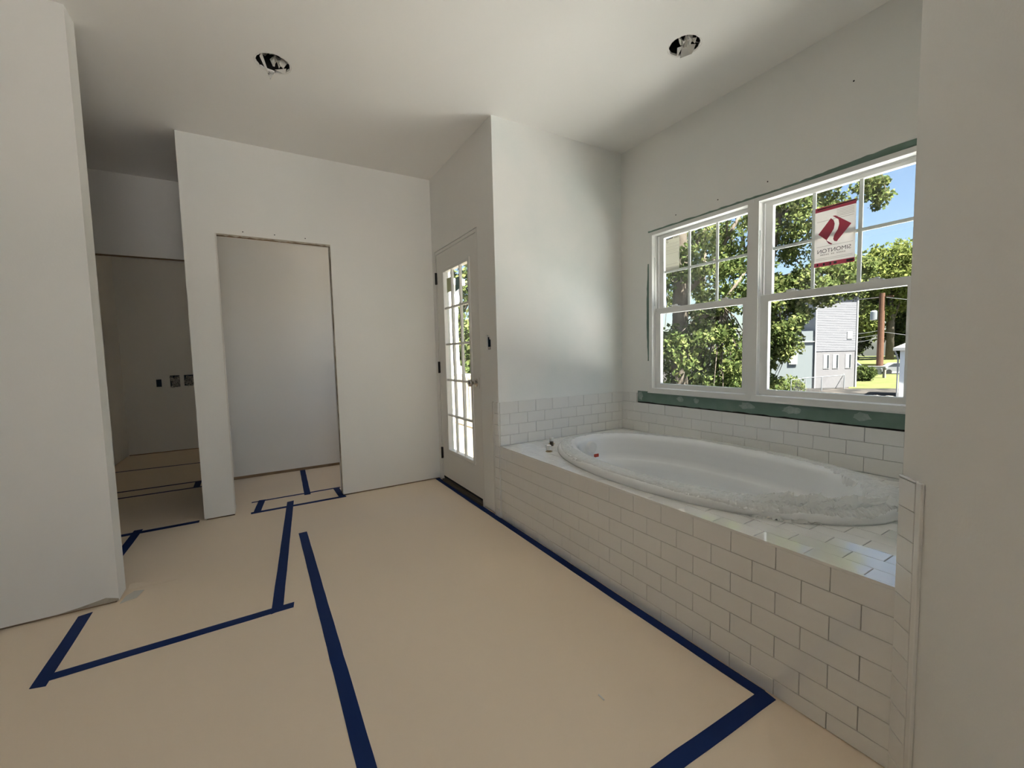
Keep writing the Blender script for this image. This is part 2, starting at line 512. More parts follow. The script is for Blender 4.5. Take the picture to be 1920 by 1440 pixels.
rw.sheet([[(-2.52, 0), (-2.52, H), (1.03, H), (1.03, 0)], REAR], lambda u, v, q: (u, -2.40 - q, v), 0.12)
struct('wall_rear', rw, 'bounce_cut_grey', 'dark grey wall behind the camera with an opening added for fill daylight')

# ------------------------------------------------------------------ tiles
TG = 0.0018
TILE_CACHE = {}
def tile_mesh(w_, h_, d=0.008, bv=0.0012):
    k = (round(w_, 4), round(h_, 4))
    if k in TILE_CACHE:
        return TILE_CACHE[k]
    a, b = w_ / 2, h_ / 2
    vv = [(-a, -b, 0), (a, -b, 0), (a, b, 0), (-a, b, 0), (-a, -b, d - bv), (a, -b, d - bv), (a, b, d - bv), (-a, b, d - bv),
          (-a + bv, -b + bv, d), (a - bv, -b + bv, d), (a - bv, b - bv, d), (-a + bv, b - bv, d)]
    ff = [(3, 2, 1, 0), (0, 1, 5, 4), (1, 2, 6, 5), (2, 3, 7, 6), (3, 0, 4, 7), (4, 5, 9, 8), (5, 6, 10, 9), (6, 7, 11, 10), (7, 4, 8, 11), (8, 9, 10, 11)]
    me = bpy.data.meshes.new('tile')
    me.from_pydata(vv, [], ff)
    me.materials.append(MATS['tile'])
    me.update()
    TILE_CACHE[k] = me
    return me

TR = random.Random(21)
def put_tile(parent, me, pos, U, V, jit=0.0015):
    U, V = Vector(U), Vector(V)
    N = U.cross(V)
    o = bpy.data.objects.new('tile', me)
    COL.objects.link(o)
    R = Matrix((U, V, N)).transposed()
    R = R @ Matrix.Rotation(TR.uniform(-jit, jit), 3, 'X') @ Matrix.Rotation(TR.uniform(-jit, jit), 3, 'Y')
    o.rotation_euler = R.to_euler()
    o.location = pos
    attach(o, parent)
    return o

def tile_field(parent, org, U, V, u0, u1, rows, pitch, start_even, start_odd, keep=None):
    """rows: list of (v0, v1); tiles run along U from u0 to u1; joints at start + k*pitch"""
    U, V, org = Vector(U), Vector(V), Vector(org)
    for i, (v0, v1) in enumerate(rows):
        s0 = start_even if i % 2 == 0 else start_odd
        k0 = math.floor((u0 - s0) / pitch)
        u = s0 + k0 * pitch
        while u < u1 - 1e-6:
            a, b = max(u, u0), min(u + pitch, u1)
            u += pitch
            if b - a < 0.012:
                continue
            if keep and not keep(a, b, v0, v1):
                continue
            put_tile(parent, tile_mesh(b - a - TG, v1 - v0 - TG), org + U * ((a + b) / 2) + V * ((v0 + v1) / 2), U, V)

# --- tub surround: apron, deck
surround = thing('tub_surround', (2.0, 1.47, 0), 'white subway-tiled tub deck and apron under the window', 'tub deck')
CX, CY, EN = 2.005, 1.479, 2.14
def half_w(y, a, b):
    t = 1 - abs((y - CY) / a) ** EN
    return b * t ** (1 / EN) if t > 0 else 0.0
def sup(a, b, k, n):
    t = 2 * math.pi * k / n
    c, s_ = math.cos(t), math.sin(t)
    return (CX + b * math.copysign(abs(c) ** (2 / EN), c), CY + a * math.copysign(abs(s_) ** (2 / EN), s_))
core = MB()
core.box(XD + 0.008, XD + 0.03, YN + 0.003, YT - 0.003, 0, ZL - 0.03)
hole = [sup(0.86, 0.49, k, 64) for k in range(64)]
core.sheet([[(XD + 0.008, YN + 0.003), (XW - 0.003, YN + 0.003), (XW - 0.003, YT - 0.003), (XD + 0.008, YT - 0.003)], hole], lambda u, v, q: (u, v, ZL - 0.008 - q), 0.022)
core.build('backing', 'grout', surround)
rows = [(0.4345, 0.511), (0.3590, 0.4345), (0.2838, 0.3590), (0.2085, 0.2838), (0.1325, 0.2085), (0.0575, 0.1325), (0.002, 0.0575)]
tile_field(surround, (XD + 0.008, 0, 0), (0, -1, 0), (0, 0, 1), -YT + 0.002, -YN - 0.002, rows, 0.1528, -YN, -YN - 0.0764)
MB().box(XD - 0.0005, XD + 0.009, YN + 0.003, YT - 0.003, ZL - 0.0085, ZL + 0.0004).build('edge_trim', 'tile', surround)
# deck tiles run along Y, cut around the tub
RIMA, RIMB = 0.875, 0.505
def deck_tile(x0, x1, y0, y1, right=False):
    n = 8
    ys = [y0 + (y1 - y0) * i / n for i in range(n + 1)]
    if right:
        lim = [max(x0, CX + half_w(y, RIMA, RIMB)) if half_w(y, RIMA, RIMB) > 0 else x0 for y in ys]
        if all(l <= x0 + 1e-6 for l in lim):
            return None
        pr = [(l, y) for l, y in zip(lim, ys) if l < x1 - 0.004]
        if len(pr) < 2: return False
        return [(x1, pr[0][1])] + [(x1, pr[-1][1])] + pr[::-1]
    lim = [min(x1, CX - half_w(y, RIMA, RIMB)) if half_w(y, RIMA, RIMB) > 0 else x1 for y in ys]
    if all(l >= x1 - 1e-6 for l in lim):
        return None
    pr = [(l, y) for l, y in zip(lim, ys) if l > x0 + 0.004]
    if len(pr) < 2: return False
    return [(x0, pr[-1][1]), (x0, pr[0][1])] + pr
xr = [XD + 0.0095, 1.4795, 1.5525, 1.6225, 1.692]
while xr[-1] < XW - 0.03:
    xr.append(min(xr[-1] + 0.0750, XW - 0.008))
for i in range(len(xr) - 1):
    x0, x1 = xr[i] + TG / 2, xr[i + 1] - TG / 2
    s0 = 0.478 if i % 2 == 0 else 0.4015
    y = s0 - 0.1528
    while y < YT - 0.01:
        y0, y1 = max(y, YN + 0.002) + TG / 2, min(y + 0.1528, YT - 0.008) - TG / 2
        y += 0.1528
        if y1 - y0 < 0.012: continue
        right = (x0 + x1) / 2 > CX
        res = deck_tile(x0, x1, y0, y1, right)
        if res is None:
            put_tile(surround, tile_mesh(y1 - y0, x1 - x0), ((x0 + x1) / 2, (y0 + y1) / 2, ZL - 0.008), (0, 1, 0), (-1, 0, 0), 0.001)
        elif res:
            MB().prism(res, ZL - 0.008, ZL).build('tile', 'tile', surround)

# --- alcove end wall tiles (proud of the paint)
rows = [(0.742, ZT), (0.664, 0.742), (0.590, 0.664), (ZL, 0.590)]
tile_field(we, (0, YT, 0), (1, 0, 0), (0, 0, 1), XD + 0.004, XW - 0.008, rows, 0.1510, XD + 0.004, XD + 0.004 + 0.0780)
# --- window wall tiles
rows = [(0.674, 0.749), (0.5985, 0.674), (ZL, 0.5985)]
tile_field(wall_window, (XW, 0, 0), (0, -1, 0), (0, 0, 1), -(YT - 0.008), -YN, rows, 0.1522, -0.890, -0.966)
tile_field(wall_window, (XW, 0, 0), (0, -1, 0), (0, 0, 1), -(YT - 0.008), -2.382, [(0.749, ZT)], 0.1522, -2.46, -2.46)
# --- tile strip on the door wall next to the alcove, and on the wing wall
rows_s = [(0.7455, ZT - 0.006), (0.6675, 0.7455), (0.5905, 0.6675), (0.5130, 0.5905), (0.4345, 0.5130), (0.3590, 0.4345), (0.2838, 0.3590), (0.2085, 0.2838), (0.1325, 0.2085), (0.0575, 0.1325), (0.002, 0.0575)]
for v0, v1 in rows_s:
    put_tile(wall_door, tile_mesh(0.062 - TG, v1 - v0 - TG), (XD, YT + 0.031, (v0 + v1) / 2), (0, -1, 0), (0, 0, 1))
MB().box(XD - 0.008, XD, YT + 0.063, YT + 0.084, 0.002, ZT).build('bullnose_trim', 'tile', wall_door)
MB().box(XD - 0.008, XD, YT - 0.001, YT + 0.063, ZT - 0.006, ZT).build('bullnose_trim', 'tile', wall_door)
WU = Vector((-R2, -R2, 0))                       # along the wing wall, away from the tub
WN = Vector((-R2, R2, 0))
for v0, v1 in rows_s:
    q = Vector((XD, YN, 0)) + WU * 0.031
    put_tile(wall_wing, tile_mesh(0.062 - TG, v1 - v0 - TG), (q.x, q.y, (v0 + v1) / 2), WU, (0, 0, 1))
def wing_box(u0, u1, n0, n1, z0, z1):
    pts_ = [Vector((XD, YN, 0)) + WU * u + WN * n for u, n in ((u0, n0), (u1, n0), (u1, n1), (u0, n1))]
    return MB().prism([(q.x, q.y) for q in pts_], z0, z1)
bevel(wing_box(0.0635, 0.084, 0, 0.009, 0.002, ZT).build('bullnose_trim', 'tile', wall_wing), 0.003)
bevel(wing_box(-0.001, 0.0625, 0, 0.009, ZT - 0.0055, ZT).build('bullnose_trim', 'tile', wall_wing), 0.002)

# --- exposed green board below the window with screw patches, torn edges round the frame
GBZ0, GBZ1 = 0.757, 0.842
gb = MB()
gr = random.Random(12)
pt = [(YN + 0.002 + (2.374 - YN) * i / 50, GBZ0 + gr.uniform(-0.003, 0.002)) for i in range(51)]
gb.sheet([pt + [(2.374, GBZ1), (YN + 0.002, GBZ1)]], lambda u, v, q: (XW - 0.002 + q, u, v), 0.004)
gb.build('green_board', 'green_board', wall_window)
MB().box(XW - 0.0005, XW + 0.002, YN + 0.002, 2.376, 0.748, GBZ0 + 0.004).build('gap_shade_strip', 'dark_gap', wall_window)  # dark surface strip in place of a recess; its colour is the shade
def blob(yc, zc, ry, rz, seed):
    r_ = random.Random(seed)
    return [(yc + ry * r_.uniform(0.6, 1.1) * math.cos(2 * math.pi * k / 14), zc + rz * r_.uniform(0.6, 1.1) * math.sin(2 * math.pi * k / 14)) for k in range(14)]
for i, (yc, zc, ry, rz) in enumerate([(1.978, 0.806, 0.030, 0.022), (1.846, 0.802, 0.026, 0.022), (1.490, 0.800, 0.050, 0.026), (1.235, 0.800, 0.055, 0.026), (0.905, 0.802, 0.045, 0.024), (2.345, 0.800, 0.028, 0.040)]):
    MB().sheet([blob(yc, zc, ry, rz, i)], lambda u, v, q: (XW - 0.0035 + q, u, v), 0.003).build('compound_patch', 'compound', wall_window)
for y_, z_ in ((2.02, 2.115), (1.70, 2.118), (1.39, 2.122), (0.985, 2.46)):
    MB().lathe([(0.004, 0.0), (0.004, -0.0006), (0.001, -0.0008)], (XW, y_, z_), 'X', 8).build('screw_head', 'dark_gap', wall_window)
te = MB()
n = 60
lo = [(WY0 - 0.02 + (2.268 - WY0 + 0.02) * i / n, WZ1 - 0.004) for i in range(n + 1)]
hi = []
for y_, z_ in lo:
    t = max(0, min(1, (1.35 - y_) / 0.6))
    hi.append((y_, WZ1 + 0.006 + 0.022 * t * t * (3 - 2 * t) + gr.uniform(-0.002, 0.003)))
te.sheet([lo + hi[::-1]], lambda u, v, q: (XW - 0.0015 + q, u, v), 0.003)
te.build('torn_green_edge', 'green_board', wall_window)
te = MB()
lo = [(2.262, 1.08 + 0.74 * i / 20) for i in range(21)]
hi = [(2.272 + 0.012 * math.sin(math.pi * i / 20) + gr.uniform(-0.002, 0.002), 1.08 + 0.74 * i / 20) for i in range(21)]
te.sheet([lo + hi[::-1]], lambda u, v, q: (XW - 0.0012 + q, u, v), 0.003)
te.build('torn_green_edge', 'green_board', wall_window)

# ------------------------------------------------------------------ windows
def window_unit(name, y0, y1, label):
    """a vinyl double-hung window: frame, lower sash (inboard), upper sash with a 3 x 2 grille"""
    t = thing(name, (XW + 0.05, (y0 + y1) / 2, WZ0), label, 'window', kind='structure')
    z0, z1 = 0.8415, 2.048
    def fr(mb, a0, a1, b0, b1, x0, x1, wl, wr, wb, wt):
        mb.sheet([[(a0, b0), (a1, b0), (a1, b1), (a0, b1)], [(a0 + wl, b0 + wb), (a0 + wl, b1 - wt), (a1 - wr, b1 - wt), (a1 - wr, b0 + wb)]],
                 lambda u, v, q: (x0 + q, u, v), x1 - x0)
        return mb
    f = MB()
    fr(f, y0, y1, z0, z1, XW - 0.010, XW + 0.012, 0.026, 0.026, 0.030, 0.026)
    fr(f, y0 + 0.006, y1 - 0.006, z0 + 0.004, z1 - 0.004, XW + 0.012, XW + 0.110, 0.016, 0.016, 0.022, 0.018)
    fr(f, y0 + 0.02, y1 - 0.02, z0 + 0.022, z1 - 0.02, XW + 0.056, XW + 0.061, 0.010, 0.010, 0.006, 0.008)
    fo = f.build('frame', 'vinyl', t)
    bevel(fo, 0.002)
    # sash track stops on the inner faces of the jambs
    for s_, yy in ((1, y0 + 0.024), (-1, y1 - 0.024)):
        MB().box(XW + 0.020, XW + 0.034, yy - 0.003, yy + 0.003, 1.50, 1.86).build('jamb_liner', 'vinyl', t)
    ls = fr(MB(), y0 + 0.030, y1 - 0.030, z0 + 0.032, 1.476, XW + 0.022, XW + 0.054, 0.048, 0.048, 0.034, 0.042).build('lower_sash', 'vinyl', t)
    bevel(ls, 0.003)
    MB().box(XW + 0.036, XW + 0.040, y0 + 0.076, y1 - 0.076, z0 + 0.064, 1.436).build('pane', 'glass', ls)
    us = fr(MB(), y0 + 0.030, y1 - 0.030, 1.440, 2.026, XW + 0.062, XW + 0.092, 0.044, 0.044, 0.040, 0.028).build('upper_sash', 'vinyl', t)
    bevel(us, 0.003)
    g0, g1, gz0, gz1 = y0 + 0.074, y1 - 0.074, 1.480, 1.998
    MB().box(XW + 0.066, XW + 0.069, g0 - 0.003, g1 + 0.003, gz0 - 0.003, gz1 + 0.003).build('pane', 'glass', us)
    for k in (1, 2):
        yy = g0 + (g1 - g0) * k / 3
        MB().box(XW + 0.072, XW + 0.080, yy - 0.0085, yy + 0.0085, gz0, gz1).build('muntin', 'vinyl', us)
    for k in range(3):
        ya, yb = g0 + (g1 - g0) * k / 3 + (0.0087 if k else 0), g0 + (g1 - g0) * (k + 1) / 3 - (0.0087 if k < 2 else 0)
        MB().box(XW + 0.0725, XW + 0.0795, ya, yb, 1.7375, 1.7545).build('muntin', 'vinyl', us)
    for yy in (y0 + 0.20, y1 - 0.20):
        lk = MB().box(XW + 0.030, XW + 0.056, yy - 0.028, yy + 0.028, 1.476, 1.482)
        lk.lathe([(0.012, 0), (0.012, 0.010), (0.008, 0.013)], (XW + 0.044, yy, 1.481), 'Z', 12)
        lk.box(XW + 0.028, XW + 0.040, yy - 0.004, yy + 0.030, 1.484, 1.490)
        lk.build('sash_lock', 'vinyl', ls)
    return t
win_a = window_unit('window_1', 1.463, 2.250, 'left double-hung vinyl window with a paper label in its top pane')
win_b = window_unit('window_2', 0.680, 1.463, 'right double-hung vinyl window with a red and white sticker')
sl = MB().box(XW - 0.016, XW + 0.02, 0.668, 2.262, 0.8335, 0.8420)
struct('trim_1', sl, 'vinyl', 'thin white sill strip under the double window', 'trim')
MB().box(XW - 0.013, XW - 0.010, 1.430, 1.496, 0.872, 2.024).build('mullion_cover', 'vinyl', win_a)

# ------------------------------------------------------------------ stickers on the panes
def text_mesh(name, body, size, m, parent, place, depth=0.0):
    cu = bpy.data.curves.new(name, 'FONT')
    cu.body = body; cu.size = size; cu.align_x = 'CENTER'; cu.align_y = 'CENTER'
    ob = bpy.data.objects.new(name + '_tmp', cu)
    COL.objects.link(ob)
    dg = bpy.context.evaluated_depsgraph_get()
    me = bpy.data.meshes.new_from_object(ob.evaluated_get(dg))
    bpy.data.objects.remove(ob)
    for v in me.vertices:
        v.co = Vector(place(v.co.x, v.co.y))
    me.materials.clear()
    me.materials.append(MATS[m])
    me.name = name
    o = bpy.data.objects.new(name, me)
    COL.objects.link(o)
    attach(o, parent)
    return o

SX = XW + 0.0655
def sticker_plane(u, v, d=0.0):                      # u grows towards -Y (to the right seen from the room)
    return (SX - d, -u, v)
st_y0, st_y1, st_z0, st_z1 = 0.982, 1.167, 1.592, 1.908
stk = thing('window_sticker', (SX, (st_y0 + st_y1) / 2, st_z0), 'translucent white sticker with red diamond emblem and mirrored lettering on the right window', 'sticker')
MB().box(SX - 0.0004, SX, st_y0, st_y1, st_z0, st_z1).build('card', 'card_white', stk)
def flat(poly, m, name, d=0.0007):
    mb = MB().sheet([poly], lambda u, v, q: (SX - d - q, u, v), 0.0002)
    return mb.build(name, m, stk)
W_, H_ = st_y1 - st_y0, st_z1 - st_z0
def sy(fx): return st_y1 - fx * W_                    # fx: 0 at the left edge seen from the room
def sz(fy): return st_z1 - fy * H_
def pl_(pp): return [(sy(a), sz(b)) for a, b in pp]
flat(pl_([(0, 0), (1, 0), (1, 0.075), (0, 0.075)]), 'card_red', 'red_band')
flat(pl_([(0, 0.93), (1, 0.93), (1, 1), (0, 1)]), 'card_red', 'red_band')
flat(pl_([(0.09, 0.445), (0.40, 0.215), (0.47, 0.26), (0.50, 0.32), (0.48, 0.40), (0.38, 0.50), (0.33, 0.545), (0.31, 0.57)]), 'card_red', 'emblem')
flat(pl_([(0.44, 0.185), (0.52, 0.19), (0.90, 0.375), (0.56, 0.62), (0.50, 0.605), (0.47, 0.57), (0.50, 0.50), (0.58, 0.42), (0.61, 0.34), (0.59, 0.265)]), 'card_red', 'emblem')
flat(pl_([(0.29, 0.565), (0.34, 0.59), (0.46, 0.648), (0.42, 0.655), (0.36, 0.63)]), 'card_red', 'emblem')
def place_txt(cx, cz):
    return lambda x, y: (SX - 0.0010, cx + x, cz + y)  # +x text runs to +Y: mirrored seen from the room
text_mesh('lettering', 'SIMONTON', 0.0295, 'card_ink', stk, place_txt(sy(0.49), sz(0.745)))
for i in range(14):
    if i in (5, 8): continue
    flat(pl_([(0.16 + i * 0.045, 0.795), (0.19 + i * 0.045, 0.795), (0.19 + i * 0.045, 0.815), (0.16 + i * 0.045, 0.815)]), 'card_grey', 'fine_print', 0.0006)
for a, b in ((0.07, 0.11), (0.23, 0.275), (0.40, 0.44), (0.50, 0.575), (0.81, 0.97)):
    flat(pl_([(a, 0.945), (b, 0.945), (b, 0.985), (a, 0.985)]), 'card_ink', 'dark_mark', 0.0009)
flat(pl_([(0.05, 0.02), (0.98, 0.004), (0.98, 0.022), (0.05, 0.036)]), 'card_ink', 'dark_mark', 0.0009)
for i in range(9):
    fy = (0.10, 0.125, 0.15, 0.175, 0.20, 0.235, 0.66, 0.86, 0.885)[i]
    x0_, x1_ = (0.54, 0.96) if i < 5 else (0.05, 0.95)
    flat(pl_([(x0_, fy), (x1_, fy), (x1_, fy + 0.006), (x0_, fy + 0.006)]), 'card_grey', 'print_line', 0.0006)

pl0, pl1, pz0, pz1 = 2.040, 2.160, 1.748, 1.986
lab = thing('energy_label', (SX, 2.1, pz0), 'cream printed paper label in the top left pane of the left window', 'sticker')
MB().box(SX - 0.0004, SX, pl0, pl1, pz0, pz1).build('card', 'card_cream', lab)
def lflat(a, b, c, d_, m, name):
    MB().box(SX - 0.0009, SX - 0.0006, pl1 - a * (pl1 - pl0), pl1 - b * (pl1 - pl0), pz1 - c * (pz1 - pz0), pz1 - d_ * (pz1 - pz0)).build(name, m, lab)
lflat(0.05, 0.55, 0.005, 0.03, 'card_ink', 'print_line')
lflat(0.62, 0.98, 0.02, 0.035, 'card_ink', 'print_line')
for fy in (0.17, 0.265, 0.36, 0.47, 0.80, 0.89):
    lflat(0.04, 0.95, fy, fy + 0.008, 'card_grey', 'print_line')
for fy in (0.21, 0.31, 0.41):
    lflat(0.10, 0.80, fy, fy + 0.005, 'card_grey', 'print_line')
lflat(0.93, 0.96, 0.48, 0.66, 'card_grey', 'print_line')
def g_place(x, y): return (SX - 0.0010, pl1 - 0.13 * (pl1 - pl0) - x, pz1 - 0.10 * (pz1 - pz0) + y)
text_mesh('lettering', 'G', 0.026, 'card_ink', lab, g_place)

# ------------------------------------------------------------------ exterior door
door = thing('door_1', (XD + 0.03, 3.239, 0), 'white glazed exterior door with fifteen panes and black hinges', 'door', kind='structure')
SY0, SY1, SZ0, SZ1 = 2.838, 3.640, 0.053, 2.055
GY0, GY1, GZ0, GZ1 = 2.976, 3.483, 0.3215, 1.882
dm = lambda x: (lambda u, v, q: (x + q, u, v))
jb = MB()
jb.sheet([[(DY0 + 0.004, 0.0), (DY0 + 0.004, DZ1 - 0.006), (DY1 - 0.004, DZ1 - 0.006), (DY1 - 0.004, 0.0), (SY1 + 0.003, 0.0), (SY1 + 0.003, SZ1 + 0.003), (SY0 - 0.003, SZ1 + 0.003), (SY0 - 0.003, 0.0)]], dm(XD + 0.001), 0.115)
jb.build('jamb', 'door_paint', door)
stp = MB()
stp.sheet([[(SY0 - 0.003, 0.03), (SY0 - 0.003, SZ1 + 0.003), (SY1 + 0.003, SZ1 + 0.003), (SY1 + 0.003, 0.03), (SY1 - 0.010, 0.03), (SY1 - 0.010, SZ1 - 0.010), (SY0 + 0.010, SZ1 - 0.010), (SY0 + 0.010, 0.03)]], dm(XD + 0.052), 0.012)
stp.build('door_stop', 'dark_gap', door)
sb = MB()
sb.sheet([[(SY0, SZ0), (SY1, SZ0), (SY1, SZ1), (SY0, SZ1)], [(GY0, GZ0), (GY0, GZ1), (GY1, GZ1), (GY1, GZ0)]], dm(XD + 0.005), 0.044)
slab = sb.build('slab', 'door_paint', door)
gt = MB()
gt.sheet([[(GY0 - 0.026, GZ0 - 0.026), (GY1 + 0.026, GZ0 - 0.026), (GY1 + 0.026, GZ1 + 0.026), (GY0 - 0.026, GZ1 + 0.026)], [(GY0 + 0.004, GZ0 + 0.004), (GY0 + 0.004, GZ1 - 0.004), (GY1 - 0.004, GZ1 - 0.004), (GY1 - 0.004, GZ0 + 0.004)]], dm(XD - 0.004), 0.012)
bevel(gt.build('glazing_bead', 'door_paint', slab), 0.004)
ys = [GY0 + 0.004 + (GY1 - GY0 - 0.008) * k / 3 for k in range(4)]
zs = [GZ0 + 0.004 + (GZ1 - GZ0 - 0.008) * k / 5 for k in range(6)]
for k in (1, 2):
    bevel(MB().box(XD + 0.002, XD + 0.024, ys[k] - 0.009, ys[k] + 0.009, zs[0], zs[5]).build('muntin', 'door_paint', slab), 0.003)
for k in range(1, 5):
    bevel(MB().box(XD + 0.003, XD + 0.023, ys[0], ys[3], zs[k] - 0.009, zs[k] + 0.009).build('muntin', 'door_paint', slab), 0.003)
for a in range(3):
    for b in range(5):
        MB().box(XD + 0.026, XD + 0.030, ys[a] + 0.0005, ys[a + 1] - 0.0005, zs[b] + 0.0005, zs[b + 1] - 0.0005).build('pane', 'glass', slab)
for zc in (1.850, 1.054, 0.266):
    hg = MB().box(XD - 0.002, XD + 0.006, SY1 - 0.006, SY1 + 0.020, zc - 0.051, zc + 0.051)
    hg.lathe([(0.0075, -0.052), (0.0075, 0.052)], (XD - 0.006, SY1 + 0.004, zc), 'Z', 10)
    hg.build('hinge', 'black_metal', door)
th = MB().box(XD - 0.012, XD + 0.116, SY0 - 0.003, SY1 + 0.003, 0.0005, 0.022)
th.box(XD + 0.010, XD + 0.110, SY0 - 0.003, SY1 + 0.003, 0.022, 0.034)
th.build('threshold', 'bronze', door)
MB().box(XD + 0.006, XD + 0.048, SY0 + 0.002, SY1 - 0.002, 0.036, SZ0).build('sweep', 'rubber', slab)
kb = MB().lathe([(0.032, 0.0), (0.032, -0.006), (0.026, -0.011), (0.014, -0.013), (0.011, -0.030), (0.013, -0.034), (0.024, -0.040), (0.028, -0.052), (0.026, -0.062), (0.016, -0.067), (0.001, -0.068)], (XD + 0.005, 2.898, 0.947), 'X', 24)
kb.build('knob', 'nickel', door, smooth=True)
MB().box(XD + 0.001, XD + 0.007, SY0 - 0.002, SY0 + 0.0, 0.905, 0.99).build('strike_plate', 'bronze', door)
s1 = MB().box(XD + 0.0245, XD + 0.0255, 3.36, 3.46, 1.705, 1.825)
tag(s1.build('glass_sticker', 'card_lime'), 'small yellow-green sticker in the top left pane of the door', 'sticker')
s2 = MB().sheet([[(3.165, 1.71), (3.285, 1.69), (3.275, 1.80), (3.18, 1.80)]], dm(XD + 0.0245), 0.001)
tag(s2.build('glass_sticker', 'card_green'), 'dark green sticker in the top middle pane of the door', 'sticker')

# ------------------------------------------------------------------ switch box and outlet boxes
def outlet_box(name, mb, label, m='box_blue'):
    return tag(mb.build(name, m), label, 'electrical box')
sbx = MB()
sbx.sheet([[(2.632, 1.190), (2.712, 1.190), (2.712, 1.308), (2.632, 1.308)], [(2.640, 1.198), (2.640, 1.300), (2.704, 1.300), (2.704, 1.198)]], lambda u, v, q: (XD + 0.014 + q, u, v), 0.055)
sbx.box(XD + 0.069, XD + 0.073, 2.632, 2.712, 1.190, 1.308)
sbt = thing('switch_box', (XD + 0.02, 2.672, 1.19), 'empty dark blue switch box in the wall beside the glazed door', 'electrical box')
sbx.build('box', 'box_blue', sbt)
MB().box(XD + 0.004, XD + 0.02, 2.652, 2.690, 1.199, 1.214).build('yoke', 'nickel', sbt)
def crumple(c, sx, sy_, sz_, seed, n=7, fold=0.5):
    r_ = random.Random(seed)
    vv, ff = [], []
    for i in range(n):
        for j in range(n):
            u, v = i / (n - 1) - 0.5, j / (n - 1) - 0.5
            k = 1 - fold * r_.random()
            vv.append((c[0] + sx * u * k * 1.5 + sx * r_.uniform(-.12, .12), c[1] + sy_ * r_.uniform(-0.5, 0.5), c[2] + sz_ * v * k * 1.5 + sz_ * r_.uniform(-.12, .12)))
    for i in range(n - 1):
        for j in range(n - 1):
            a = i * n + j
            ff += [(a, a + 1, a + n + 1), (a, a + n + 1, a + n)]
    return MB().add(vv, ff)
names = ['small empty blue outlet box on the dark far wall, leftmost of three', 'outlet box stuffed with crumpled paper, middle of three on the far wall', 'outlet box stuffed with crumpled paper, next to the white partition edge']
for i, (a, b, c, d) in enumerate(BOXES):
    t = thing('outlet_box', ((a + b) / 2, YF + 0.03, c), names[i], 'electrical box')
    bx = MB().sheet([[(a - .004, c - .004), (b + .004, c - .004), (b + .004, d + .004), (a - .004, d + .004)], [(a + .003, c + .003), (a + .003, d - .003), (b - .003, d - .003), (b - .003, c + .003)]], lambda u, v, q: (u, YF + 0.014 + q, v), 0.05)
    bx.box(a - .004, b + .004, YF + 0.064, YF + 0.068, c - .004, d + .004)
    bx.build('box', 'box_blue', t)
    if i:
        crumple(((a + b) / 2, YF + 0.012, (c + d) / 2 - 0.012), (b - a) * 0.8, 0.05, (d - c) * 0.8, 40 + i).build('crumpled_paper', 'news', t, flip=False)

